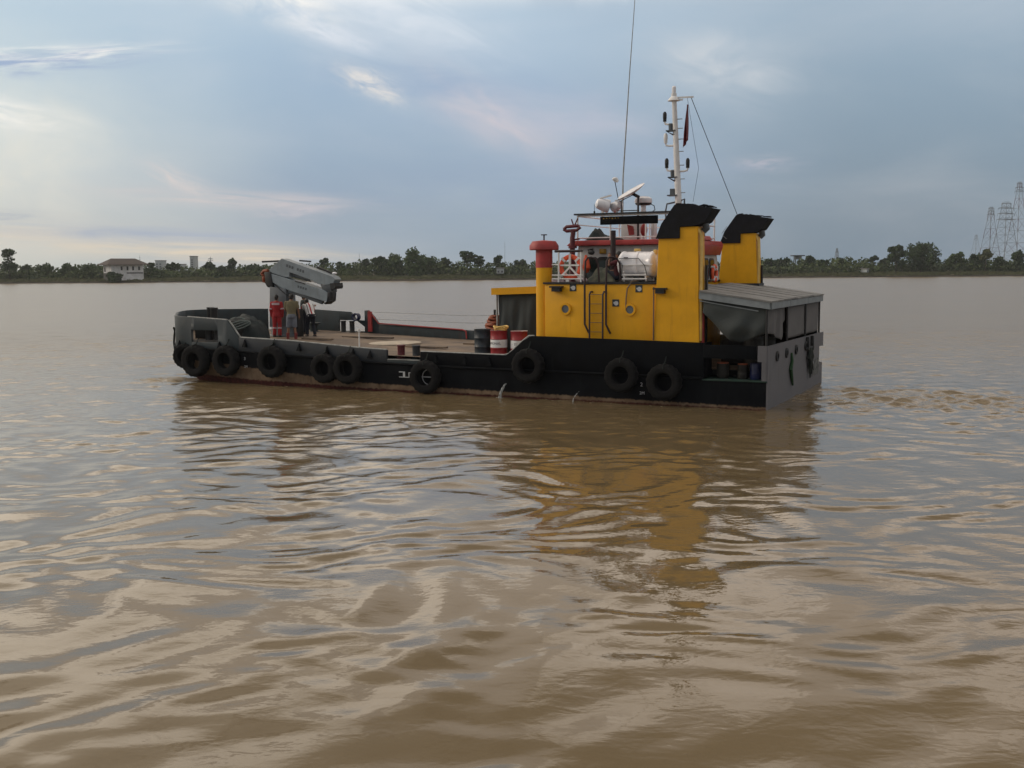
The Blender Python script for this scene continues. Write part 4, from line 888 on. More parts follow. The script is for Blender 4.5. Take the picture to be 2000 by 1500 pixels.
for u, v in ((.05, .05), (.02, 2.7), (.02, 5.6), (.02, 8.1), (1.0, 8.1)): mb.tube([(u, v, 1.1 if v < 8 else 1.7), (u, v, zc(u)-.02)], .035, 8)
part('canopy_post', mb, M['dark'], boat)
mb = MB(); mb.tube([(2.0, .30, 1.9), (2.0, .30, 2.85)], .05, 8); part('red_pole', mb, M['red'], boat)
zf = lambda v: 3.50
mb = MB(); mb.prism([(7.2, 3.52), (9.9, 3.42), (9.9, 3.48), (7.2, 3.58)], 1.95, 6.1); part('fore_canopy_roof', mb, M['roofgrey'], boat)
mb = MB(); mb.prism([(7.2, 3.34), (9.88, 3.25), (9.88, 3.479), (7.2, 3.579)], 1.88, 1.945); mb.box(9.84, 9.9, 1.95, 6.1, 3.25, 3.41); part('fore_canopy_fascia', mb, M['yellow'], boat)
mb = MB()
for u, v in ((9.74, 2.05), (9.74, 5.95)): mb.tube([(u, v, 1.15), (u, v, 3.42)], .035, 8)
part('fore_canopy_post', mb, M['rail'], boat)
# ------------------------------------------------------------------ folded deck crane
CV = 4.0
cr_ = thing('deck_crane', 'grey knuckle-boom deck crane folded on the foredeck', 'crane', (20.5, CV, 1.5))
mb = MB(); mb.lathe((20.45, CV, 0), [(.62, 1.42), (.62, 1.56), (.5, 1.58), (.46, 1.9)], 20); mb.prism([(20.92, 1.88), (19.95, 1.88), (20.05, 3.42), (20.85, 3.50)], CV-.3, CV+.3); part('column', mb, M['grey_mid'], cr_, bevel=.02)
mb = MB(); mb.prism([(20.92, 4.17), (20.27, 4.62), (17.84, 3.90), (17.70, 3.78), (17.80, 3.63), (18.07, 3.57), (18.52, 3.60), (18.72, 3.72), (19.90, 4.07), (19.92, 3.87), (20.1, 3.87), (20.8, 4.05)], CV-.22, CV+.22); boom = part('boom', mb, M['grey_light'], cr_, bevel=.012, smooth=12)
mb = MB()
for i in range(7):
    if i == 3: continue
    u = 20.0-.13*i; z = 4.33-.297*(20.0-u)-.0; mb.obox((u, CV-.224, z), (.045, 0, .013), (0, .002, 0), (-.012, 0, .05))
part('stencil_mark', mb, M['inkgrey'], boom)
mb = MB(); mb.prism([(20.80, 4.02), (19.21, 3.62), (18.22, 3.36), (18.05, 3.25), (18.10, 2.90), (20.23, 3.42), (20.73, 3.67)], CV-.25, CV+.19); jib = part('jib', mb, M['grey_light'], cr_, bevel=.012, smooth=12)
mb = MB()
for i in range(4): u = 19.45-.12*i; z = 3.50-.25*(19.45-u); mb.obox((u, CV-.254, z), (.04, 0, .01), (0, .002, 0), (-.01, 0, .045))
part('stencil_mark', mb, M['inkgrey'], jib)
mb = MB(); mb.prism([(20.74, 3.60), (19.80, 3.37), (19.75, 3.27), (20.05, 3.24), (20.82, 3.47)], CV-.16, CV+.16); part('jib_support', mb, M['grey_light'], cr_, bevel=.01)
mb = MB(); mb.bar((19.75, CV-.1, 3.25), (18.40, CV-.1, 2.86), .12); mb.bar((19.7, CV+.1, 3.25), (18.5, CV+.1, 2.9), .1); part('extension', mb, M['grey_mid'], cr_, bevel=.01)
mb = MB(); mb.prism([(21.12, 4.10), (20.80, 4.09), (20.70, 3.45), (20.98, 3.47), (21.08, 3.6)], CV-.28, CV+.28); part('knuckle_block', mb, M['dark'], cr_, bevel=.03)
mb = MB(); mb.prism([(18.44, 3.56), (17.95, 3.60), (17.90, 3.30), (18.02, 3.24), (18.30, 3.35)], CV-.2, CV+.2); part('pivot_link', mb, M['grey_mid'], cr_, bevel=.02)
mb = MB(); mb.lathe((17.78, CV, 3.52), [(.05, -.27), (.11, -.27), (.11, .27), (.05, .27)], 18, 'Y'); mb.prism([(17.92, 3.63), (17.68, 3.64), (17.70, 3.42), (17.9, 3.40)], CV-.26, CV+.26); part('pivot_pin', mb, M['dark'], cr_)
mb = MB(); mb.prism([(18.08, 3.27), (17.92, 3.27), (17.96, 2.94), (18.20, 2.80), (18.32, 2.88), (18.09, 2.9)], CV-.24, CV+.18); part('jib_head', mb, M['dark'], cr_, bevel=.02)
mb = MB(); mb.tube([(19.80, CV-.03, 3.95), (19.0, CV-.03, 3.76)], .085, 12); cyl = part('hydraulic_cylinder', mb, M['grey_mid'], cr_)
mb = MB(); mb.tube([(19.0, CV-.03, 3.76), (18.45, CV-.03, 3.60)], .045, 10); part('piston_rod', mb, M['white'], cyl)
mb = MB(); mb.tube([(20.98, CV-.2, 4.14), (21.2, CV-.2, 4.12), (21.3, CV-.2, 4.02), (21.22, CV-.2, 3.95)], .07, 8); mb.tube([(21.2, CV-.2, 4.0), (21.22, CV-.2, 3.8), (21.16, CV-.2, 3.66), (21.26, CV-.2, 3.72)], .05, 8); mb.ell((21.2, CV-.2, 3.82), (.09, .07, .12)); part('hook', mb, M['orange_hose'], cr_)
mb = MB(); mb.bar((21.42, CV, 4.50), (20.55, CV, 4.52), .07); mb.bar((19.7, CV+.2, 4.53), (19.15, CV+.2, 4.49), .06); mb.bar((18.82, CV+.15, 4.27), (18.1, CV+.15, 4.02), .07); part('stabiliser_arm', mb, M['dark'], cr_)
mb = MB(); mb.tube([(17.9, CV-.2, 3.4), (17.74, CV-.22, 3.2), (17.82, CV-.22, 2.95), (18.0, CV-.22, 2.95)], .022, 6); mb.tube([(20.6, CV-.28, 3.6), (20.2, CV-.3, 3.3), (19.9, CV-.3, 3.1), (19.95, CV-.3, 2.2)], .025, 6); mb.tube([(19.6, CV-.26, 3.72), (19.3, CV-.27, 3.66), (19.1, CV-.27, 3.6)], .02, 6); part('hydraulic_hose', mb, M['dark'], cr_)
mb = MB(); mb.box(19.75, 19.98, CV+.05, CV+.4, 1.45, 2.6)
for i in range(4): mb.tube([(19.76+.06*i, CV+.1, 2.6), (19.75+.06*i, CV+.1, 2.9)], .018, 6)
mb.box(19.72, 20.0, CV-.02, CV+.048, 2.4, 2.62); part('control_stand', mb, M['dark'], cr_, bevel=.02)
mb = MB(); mb.ell((17.95, CV+.1, 4.02), (.10, .08, .05)); part('work_lamp', mb, M['white_gloss'], cr_)

# ------------------------------------------------------------------ tyre fenders
def tyre_mesh():
    prof = [(.27, -.10), (.30, -.155), (.40, -.175), (.49, -.165), (.535, -.13), (.55, -.07), (.552, 0), (.55, .07), (.535, .13), (.49, .165), (.40, .175), (.30, .155), (.27, .10), (.31, .08), (.46, .10), (.49, 0), (.46, -.10), (.31, -.08)]
    def mod(k, j, r):
        if 4 <= k <= 8: return r-(.022 if (j+(k > 6)) % 4 < 2 else 0)
        if k in (3, 9): return r-(.012 if j % 4 < 2 else 0)
        return r
    mb = MB(); mb.lathe((0, 0, 0), prof, 72, 'Y', closed=True, mod=mod); return mesh('tyre', mb, M['rubber'], boat=False, smooth=45)
TY = tyre_mesh()
def tyre(u, v, z, label, rz=0., s=1., rope=.42, tilt=0.):
    t = thing('tyre_fender', label, 'tyre fender', (u, v, z), 'tyre fenders hung along the hull')
    o = bpy.data.objects.new('tyre', TY); COL.objects.link(o); o.parent = t; BASE[o.name] = BASE[t.name]
    mb = MB()
    mb.tube([(.01, .165, .76), (0, .11, .64), (0, .03, .57), (.01, -.01, .555)], .017, 6); mb.tube([(.01, -.175, .40), (.01, -.15, .52), (.01, 0, .565), (.01, .15, .52), (.01, .175, .40)], .016, 6)
    part('hanging_rope', mb, M['rope_dark'], t, local=True)
    t.matrix_world = BM @ Matrix.Translation(P(u, v, z)) @ Matrix.Rotation(rz, 4, 'Z') @ Matrix.Rotation(tilt, 4, 'Y') @ Matrix.Scale(s, 4)
for a in ((21.30, -.17, .80, 'tyre fender under the mooring opening, nearest to the stem on the near side', 0, 1.1), (19.82, -.18, .85, 'tyre fender below the aft end of the raised bow bulwark', 0, 1.04),
          (17.71, -.19, .88, 'tyre fender hanging alone below the two men on deck', 0, 1.06), (15.42, -.19, .72, 'forward one of the two touching tyre fenders', 0, .96), (14.42, -.19, .75, 'aft one of the two touching tyre fenders', 0, 1.0),
          (11.30, -.20, .57, 'tyre fender below the mooring gap with white load-line circle seen in its hole', 0, 1.02), (7.50, -.22, 1.07, 'highest-hung tyre fender, at the slope of the black bulwark', 0, 1.0),
          (4.38, -.20, .89, 'tyre fender under the deckhouse porthole left of the draft numbers', 0, .97), (3.02, -.20, .73, 'aftmost tyre fender under the near funnel', 0, 1.0)):
    tyre(*a)
tyre(21.93, -.04, .95, 'tyre fender half hidden behind the foremost near-side tyre', R(16), .85)

# ------------------------------------------------------------------ drums by the deckhouse
def drum(u, v, z, label, body, band, lid, txt=None, dx=0.):
    t = thing('oil_drum', label, 'drum', (u, v, z), 'drums standing before the deckhouse')
    prof = [(0, 0), (.275, 0), (.29, .01), (.29, .03), (.28, .045), (.28, .28), (.293, .295), (.28, .31), (.28, .58), (.293, .595), (.28, .61), (.28, .84), (.29, .855), (.29, .88), (.275, .88), (.27, .865), (0, .862)]
    mb = MB(); mb.lathe((0, 0, 0), prof, 36); part('drum_body', mb, body, t, local=True, smooth=50)
    if band:
        mb = MB(); mb.lathe((0, 0, 0), [(.2835, .315), (.2835, .575)], 36); b = part('label_band', mb, band, t, local=True)
        if txt:
            def f(x, y, d): a = (x+dx)/.287; return (.287*math.sin(a)*(1+d), -.287*math.cos(a)*(1+d), .45+y)
            a0 = R(-8); mbt = text_mb(txt, .115, f, .002); mbt.v = [(x*math.cos(a0)-y*math.sin(a0), x*math.sin(a0)+y*math.cos(a0), z_) for x, y, z_ in mbt.v]; part('lettering', mbt, M['ink'], b, local=True, smooth=0)
    mb = MB(); mb.lathe((0, 0, 0), [(.272, .872), (.288, .874), (.288, .888), (.272, .886)], 36, closed=True); mb.lathe((.15, -.05, 0), [(.04, .86), (.04, .885)], 12); part('rim', mb, lid, t, local=True)
    return t
drum(9.18, 1.05, 1.22, 'red drum with white lettered band under a coil of yellow hose', M['drumred'], M['drumwhite'], M['rail'], 'AMONAL')
drum(8.48, 1.15, 1.20, 'red and white drum beside the sloping black bulwark', M['drumred'], M['drumwhite'], M['white'], '•  SSI')
drum(9.95, 1.35, 1.22, 'dark blue-black drum, foremost of the three drums', M['drumblue'], None, M['dark'])
mb = MB()
for k in range(3): mb.tube([(9.1+(.2+.02*k)*math.cos(t), 1.05+(.2+.02*k)*math.sin(t), 2.13+.045*k+.02*math.sin(3*t+k)) for t in np.linspace(0, 6.1, 26)], .026, 6)
solo('hose_coil', mb, M['yellow_pale'], 'pale yellow hose coil lying on the red drum', 'hose', (9.1, 1.05, 2.13))
mb = MB(); random.seed(4)
for k in range(7): mb.tube([(10.05+(.36-.02*k+.05*math.sin(2*t+k))*math.cos(t), 2.55+(.34-.02*k)*math.sin(t), 2.02+.075*k+.03*math.sin(2*t+k*2)) for t in np.linspace(0, 6.28, 30)], .045, 7)
solo('hose_pile', mb, M['orange_hose'], 'heap of coiled orange hose on a box behind the drums', 'hose', (10.05, 2.55, 2.02))
mb = MB(); mb.box(9.65, 10.5, 2.15, 2.95, 1.18, 1.97); solo('storage_box', mb, M['dark'], 'dark box under the orange hose heap behind the drums', 'box', (10.05, 2.55, 1.18), bevel=.03)
mb = MB(); mb.tube([(10.12, 2.6, 2.4), (10.12, 2.6, 2.72)], [.035, .045], 8); solo('dark_pin', mb, M['dark'], 'short dark bar standing up out of the orange hose heap', 'bar', (10.12, 2.6, 2.4))

# ------------------------------------------------------------------ hanging tarpaulins
def drape(u0, u1, zt, zb, v, name, label, m, folds=9, amp=.05, n=46, along='u', skew=0., group='tarpaulins hung round the canopies'):
    mb = MB(); g = []
    for j in range(15):
        t = j/14; row = []
        for i in range(n):
            s = i/(n-1); z = zt(s)*(1-t)+zb(s)*t; w_ = amp*(.25+.75*t)*(math.sin(folds*6.28*(s+skew*t))+.5*math.sin(folds*14.1*s+2*t))
            a = u0+(u1-u0)*s; row.append((a, v+w_, z) if along == 'u' else (v+w_, a, z))
        g.append(row)
    mb.sheet(g); c = (u0, v, zb(0)) if along == 'u' else (v, u0, zb(0))
    return solo(name, mb, m, label, 'tarpaulin', c, group, solid=.008)
drape(9.70, 7.40, lambda s: 3.27+.08*s, lambda s: 1.35, 2.06, 'tarpaulin', 'grey tarpaulin curtain under the yellow-edged fore canopy behind the drums', M['cloth_grey'], 3, .07, skew=.25)
def swag(s): return 2.66-.72*max(0, math.sin(math.pi*min(1, (s*1.0))))**.8 if s < .5 else 2.0+.28*(s-.5)*2-.06
# big swag on the port side of the stern canopy
mb = MB(); g = []
low_ = lambda s: lerp(s, [(0, 2.80), (.14, 2.55), (.30, 2.22), (.44, 1.98), (.58, 1.95), (.72, 2.02), (.86, 2.14), (1, 2.22)])
for j in range(16):
    t = j/15; row = []
    for i in range(50):
        s = i/49; u = 1.93-1.86*s; zt_ = zc(u)-.19; sag = .16*math.sin(math.pi*s)*math.sin(math.pi*min(1, t*1.1))
        fold = .06*math.sin(7*(t*1.2-.9*abs(s-.62)))*math.sin(math.pi*s)+.035*math.sin(15*s+5*t)
        row.append((u, .10-sag*.55+fold*1.35*t, zt_+(low_(s)-zt_)*t))
    g.append(row)
mb.sheet(g); solo('tarpaulin', mb, M['cloth_grey'], 'sagging grey tarpaulin swag under the port side of the stern canopy', 'tarpaulin', (1, .1, 2.5), 'tarpaulins hung round the canopies', solid=.008)
drape(.16, 2.55, lambda s: 2.92, lambda s: lerp(s, [(0, 2.25), (.35, 2.12), (.75, 1.92), (1, 2.5)]), .06, 'tarpaulin', 'short gathered tarpaulin at the stern corner of the canopy', M['cloth_lite'], 2.4, .05, along='v')
drape(2.75, 5.55, lambda s: 2.92, lambda s: 1.90, .05, 'tarpaulin', 'wide flat tarpaulin panel in the middle of the stern canopy', M['cloth_lite'], 1.5, .015, along='v')
drape(5.66, 8.06, lambda s: 2.92, lambda s: 1.88, .05, 'tarpaulin', 'flat tarpaulin panel at the far corner of the stern canopy', M['cloth_lite'], 1.2, .015, along='v')
drape(.06, 3.3, lambda s: 3.05+.3*s, lambda s: 1.72, 8.03, 'tarpaulin', 'added dark curtain closing the far side under the stern canopy', M['cloth_dark'], 2, .02)  # added to block the bright view through and keep the canopy space dark
mb = MB(); mb.box(1.0, 1.9, 2.0, 4.5, 1.11, 1.9); mb.box(.4, .9, 1.0, 1.5, 1.11, 1.75); solo('engine_casing', mb, M['dark'], 'dark machinery casing in the shade under the stern canopy', 'machinery', (1.4, 3, 1.1), bevel=.04)

# ------------------------------------------------------------------ bow tarpaulin heap with ropes
mb = MB(); g = []
for i in range(15):
    th = i/14
    row = []
    for j in range(44):
        a = 6.283*j/43; r = math.sin(th*math.pi/2); nz = .17*mnoise.noise((2.1*r*math.cos(a), 2.1*r*math.sin(a), 3.3))+.09*mnoise.noise((6*r*math.cos(a), 6*r*math.sin(a), 1.))
        row.append((20.55+1.05*r*math.cos(a)*(1+nz), 1.75+.8*r*math.sin(a)*(1+nz), 1.45+(.95+nz*1.2)*math.cos(th*math.pi/2)**.75))
    g.append(row)
mb.sheet(g); solo('tarpaulin_heap', mb, M['cloth_dark'], 'dark crumpled tarpaulin heap on the foredeck behind the bow bulwark', 'tarpaulin', (20.55, 1.75, 1.45), smooth=60)
mb = MB(); random.seed(9)
for k in range(4): mb.tube([(20.42+(.42+.05*k)*math.cos(t)+.06*math.sin(3*t+k), 1.25+(.28+.03*k)*math.sin(t)-.05*k, 2.30-.05*k+.07*math.sin(2*t+k)-.12*(1-math.sin(t))*.6) for t in np.linspace(.3+k*.3, 5.4+k*.2, 24)], .032, 7)
solo('rope_coil', mb, M['rope'], 'pale mooring rope coiled on the dark tarpaulin heap', 'rope', (20.42, 1.25, 2.3))
mb = MB(); mb.ell((21.1, .8, 2.06), (.28, .2, .12)); mb.ell((20.75, .7, 1.85), (.2, .15, .1)); mb.tube([(21.3, .75, 2.0), (20.9, .7, 1.85), (20.5, .6, 1.72)], .06, 7)
solo('orange_cloth', mb, M['orange_hose'], 'crumpled red-orange cloth by the slope of the bow bulwark', 'cloth', (21, .8, 2.0))
mb = MB(); mb.tube([(22.84, .38, 1.98), (23.12, .72, 1.84), (23.36, .93, 1.62), (23.46, 1.0, 1.35), (23.44, 1.02, 1.05), (23.30, .98, .8)], .04, 7); solo('mooring_rope', mb, M['rope_dark'], 'dark rope hanging round the curve of the bow', 'rope', (23, .4, 1.9))

# ------------------------------------------------------------------ life-saving gear on the deckhouse
lr = thing('liferaft_canister', 'white ribbed liferaft canister on a cradle above the yellow deckhouse', 'liferaft', (4.25, .85, 3.7))
mb = MB(); L = .62
prof = [(.05, -L), (.30, -L+.02), (.385, -L+.09), (.405, -L+.12), (.405, -L+.19), (.385, -L+.21), (.39, -.06), (.41, -.045), (.41, .045), (.39, .06), (.385, L-.21), (.405, L-.19), (.405, L-.12), (.385, L-.09), (.30, L-.02), (.05, L)]
mb.lathe((4.20, .85, 4.24), prof, 36, 'X'); part('canister', mb, M['white_gloss'], lr, smooth=50)
mb = MB(); mb.lathe((4.20, .85, 4.24), [(.395, -L+.1), (.428, -L+.1), (.428, L-.1), (.395, L-.1)], 48, 'X', closed=True); mb.v = [p for p in mb.v]; mb2 = MB(); mb2.box(4.20-L+.05, 4.20+L-.05, .43, 1.27, 4.205, 4.235); part('seam_flange', mb2, M['white'], lr)
mb = MB()
for u in (3.85, 4.55):
    mb.tube([(u, .50, 3.72), (u, .45, 4.0), (u-.0, .42, 4.02)], .025, 6); mb.tube([(u, 1.2, 3.72), (u, 1.22, 4.0)], .025, 6); mb.bar((u, .45, 3.86), (u, 1.22, 3.86), .05)
mb.bar((3.8, .45, 3.80), (4.6, .45, 3.80), .04); mb.bar((3.8, .45, 3.92), (4.6, .45, 3.92), .04); part('cradle', mb, M['white'], lr)
mb = MB(); mb.tube([(4.62, .42, 3.92), (4.58, .40, 4.2), (4.70, .42, 4.42), (3.72+.35, .42, 4.42), (3.86, .40, 4.2), (3.80, .42, 3.92)], .014, 6); part('lashing', mb, M['grey_mid'], lr)
mb = MB(); mb.box(4.17, 4.33, .75, .95, 4.64, 4.72); mb.box(3.60, 3.70, .72, .9, 4.35, 4.68); part('release_unit', mb, M['yellow_pale'], lr, bevel=.02)
mb = MB(); mb.box(4.42, 4.56, .458, .468, 4.42, 4.46); part('label', mb, M['ink'], lr)
def lifering(u, v, z, r, label, axis='Y', star=True):
    t = thing('life_ring', label, 'life ring', (u, v, z)); mb = MB()
    mb.lathe((u, v, z), [(r-.075+.075*math.cos(a), .055*math.sin(a)) for a in np.linspace(0, 6.283, 13)[:-1]], 40, axis, closed=True); part('ring', mb, M['orange'], t)
    for a in (45, 135, 225, 315):
        mb = MB(); c = [(r-.075)*math.cos(R(a)), (r-.075)*math.sin(R(a))]; d = Vector((math.cos(R(a)), 0, math.sin(R(a)))); 
        if axis == 'Y': mb.obox((u+c[0], v, z+c[1]), d*.082, (0, .062, 0), Vector((-d.z, 0, d.x))*.035)
        else: mb.obox((u, v+c[0], z+c[1]), Vector((0, d.x, d.z))*.082, (.062, 0, 0), Vector((0, -d.z, d.x))*.035)
        part('reflective_band', mb, M['white'], t)
    if star:
        mb = MB(); mb.bar((u+.32, v-.06, z+.06), (u-.32, v-.06, z+.06), .05); mb.bar((u, v-.06, z+.42), (u, v-.06, z-.02), .06); mb.bar((u, v-.06, z+.0), (u+.42, v-.06, z-.40), .05); mb.bar((u, v-.06, z+.0), (u-.40, v-.06, z-.40), .05); part('bracket', mb, M['white'], t)
    return t
lifering(6.35, .52, 4.17, .40, 'orange life ring in a white bracket at the forward deckhouse corner')
lifering(2.98, 5.05, 3.93, .32, 'orange life ring behind the wheelhouse beside the far funnel', 'X', False)
mb = MB(); mb.tube([(5.88, 1.9, 4.0), (5.86, 1.88, 4.15), (5.88, 1.88, 4.42), (5.9, 1.9, 4.56)], [.07, .13, .09, .03], 10); mb.v = [(u+.42, v-.2, z) for u, v, z in mb.v]; solo('red_float', mb, M['orange'], 'red-orange float hanging between life ring and wheelhouse window', 'float', (6.3, 1.7, 4.2))
mb = MB(); mb.ell((6.02, .5, 3.78), (.12, .1, .09)); mb.ell((5.88, .52, 3.76), (.09, .1, .07)); solo('pale_rag', mb, M['reflect'], 'pale crumpled rag at the foot of the deckhouse rail', 'rag', (6, .5, 3.78))
mb = MB(); mb.box(6.55, 6.98, .44, .6, 3.705, 3.80); solo('small_box', mb, M['reflect'], 'small pale box under the life ring rail', 'box', (6.8, .5, 3.7), bevel=.015)
mb = MB(); g = []
for i in range(12):
    row = []
    for j in range(24): a = i/11; b = j/23; row.append((6.0-1.0*b, .75+.75*a, 3.71+(.42*math.sin(math.pi*b)*math.sin(math.pi*a))*(1+.5*mnoise.noise((b*5, a*5, 0)))))
    g.append(row)
mb.sheet(g); solo('canvas_heap', mb, M['camo'], 'olive canvas heaped on the deckhouse top before the wheelhouse windows', 'canvas', (5.5, 1, 3.71), smooth=80)
mb = MB(); g = []
for i in range(12):
    row = []
    for j in range(26): a = i/11; b = j/25; row.append((6.55-1.15*b, 2.15+.8*a, 5.05+(.14+.34*math.exp(-((b-.22)/.16)**2))*math.sin(math.pi*b)**.5*math.sin(math.pi*a)**.5*(1+.4*mnoise.noise((b*7, a*5, 2)))))
    g.append(row)
mb.sheet(g); solo('dark_cover', mb, M['cloth_dark'], 'dark cover bundled on the wheelhouse roof inside the white rails', 'cover', (6, 2.5, 5.05), smooth=80)
# flag limp on its halyard
mb = MB(); g = []
for i in range(14):
    t = i/13; row = []
    for j in range(7): s = j/6; w_ = .016+.03*t*(1-.5*t); row.append((ML(9)[0]-.42+(s-.5)*w_*2+.10*t*s, 4+.06*math.sin(9*s+3*t), 9.45-1.15*t-.25*s*t))
    g.append(row)
mb.sheet(g)
fmt = bpy.data.materials.new('red_white_flag'); fmt.use_nodes = True; k_ = N(fmt.node_tree); o_ = k_.new('ShaderNodeTexCoord').outputs['Object']; x_ = k_.new('ShaderNodeSeparateXYZ', {0: o_}).outputs[0]
k_.set(k_.n['Principled BSDF'].inputs['Base Color'], k_.ramp(k_.m('ADD', k_.m('MULTIPLY', x_, 3.), .5), [(0, (.14, .015, .02, 1)), (.62, (.5, .46, .46, 1))], 'CONSTANT'))
solo('flag', mb, fmt, 'limp weathered red and white flag under the mast crosstree', 'flag', (ML(9)[0]-.42, 4, 9.0), solid=.006)

# ------------------------------------------------------------------ stern odds and ends
mb = MB(); mb.tube([(-.06, 3.1, 1.45), (-.09, 3.05, 1.2), (-.08, 2.9, .95), (-.08, 3.1, .65), (-.07, 3.3, .42)], [.03, .05, .06, .05, .03], 8); solo('green_rope', mb, M['rope_green'], 'green rope hanging down the grey transom', 'rope', (-.06, 3, 1))
mb = MB(); random.seed(3)
for k in range(7): a = random.uniform(-.4, .3); b = random.uniform(-.9, .6); mb.tube([(-.10, 6.0+a*.4, 1.4), (-.13, 6.0+a, 1.1), (-.12, 5.9+b*.6, .8), (-.09, 6.0+b, random.uniform(.35, .9))], [.05, .06, .045, .02], 7)
solo('rope_bundle', mb, M['rope_dark'], 'dark tangle of ropes hanging from the stern cleat', 'rope', (-.1, 6, 1.2))
mb = MB()
for k in range(5): mb.tube([(-.05, 6.5+.28*k, .85+.03*k), (-.08, 6.45+.3*k, .6), (-.06, 6.5+.3*k, .38)], [.02, .03, .015], 6)
solo('rope_tassels', mb, M['rail'], 'pale frayed rope ends at the far end of the transom', 'rope', (-.05, 7, .6))
def barrel(u, v, z, r, h, label, m, lid):
    t = thing('small_barrel', label, 'barrel', (u, v, z), 'small barrels at the stern'); mb = MB(); mb.lathe((u, v, z), [(r*.9, 0), (r, .04), (r*1.04, h*.33), (r, h*.35), (r, h*.65), (r*1.04, h*.67), (r, h*.94), (r*.85, h)], 22); part('barrel_body', mb, m, t)
    mb = MB(); mb.lathe((u, v, z), [(r*.98, h*.95), (r*.98, h*1.02), (r*.6, h*1.03)], 22); part('lid', mb, lid, t)
barrel(.62, .9, 1.11, .28, .95, 'brown barrel standing under the canopy at the near stern corner', M['brown'], M['dark']); barrel(.45, 1.75, 1.11, .28, .92, 'brown barrel behind another under the stern canopy corner', M['brown'], M['dark'])
barrel(.42, .42, .852, .17, .46, 'small blue barrel, nearest the transom in the quarter recess', M['blue'], M['blue'])
barrel(.82, .45, .852, .15, .44, 'grey-brown barrel with orange lid between two others in the recess', M['brown'], M['orange_hose'])
barrel(1.42, .48, .852, .18, .46, 'brown barrel with orange lid at the forward end of the recess', M['brown'], M['orange_hose'])
# cooling water pouring out of the side
wj = bpy.data.materials.new('falling_water'); wj.use_nodes = True; kk = N(wj.node_tree); b_ = kk.n['Principled BSDF']; b_.inputs['Base Color'].default_value = (.42, .44, .44, 1); b_.inputs['Roughness'].default_value = .35
kk.set(b_.inputs['Alpha'], kk.mr(kk.noise(kk.new('ShaderNodeMapping', {0: kk.new('ShaderNodeTexCoord').outputs['Object'], 3: (30, 30, 5)}).outputs[0], 1., 4), .40, .56, .05, .9))
def jet(u, z0, w_, label):
    mb = MB(); mb.tube([(u, -.005, z0), (u+.01, -.07, z0-.02), (u+.06, -.15, z0*.65), (u+.11, -.2, z0*.3), (u+.13, -.22, -.06)], [w_*.4, w_*.6, w_*.75, w_*.9, w_*1.3], 12)
    for q in range(4): (w_ > .03) and mb.ell((u+.13+rng.uniform(-2.5, 2.5)*w_, -.22+rng.uniform(-1.5, 1)*w_, .0), (rng.uniform(1, 2.2)*w_, w_, .3*w_), 8, 4)
    solo('discharge_water', mb, wj, label, 'water jet', (u, 0, z0), 'cooling water jets')
jet(8.4, .44, .05, 'thick stream of cooling water pouring from the hull under the highest tyre'); jet(5.85, .30, .016, 'thin stream of cooling water forward of the draft numbers')

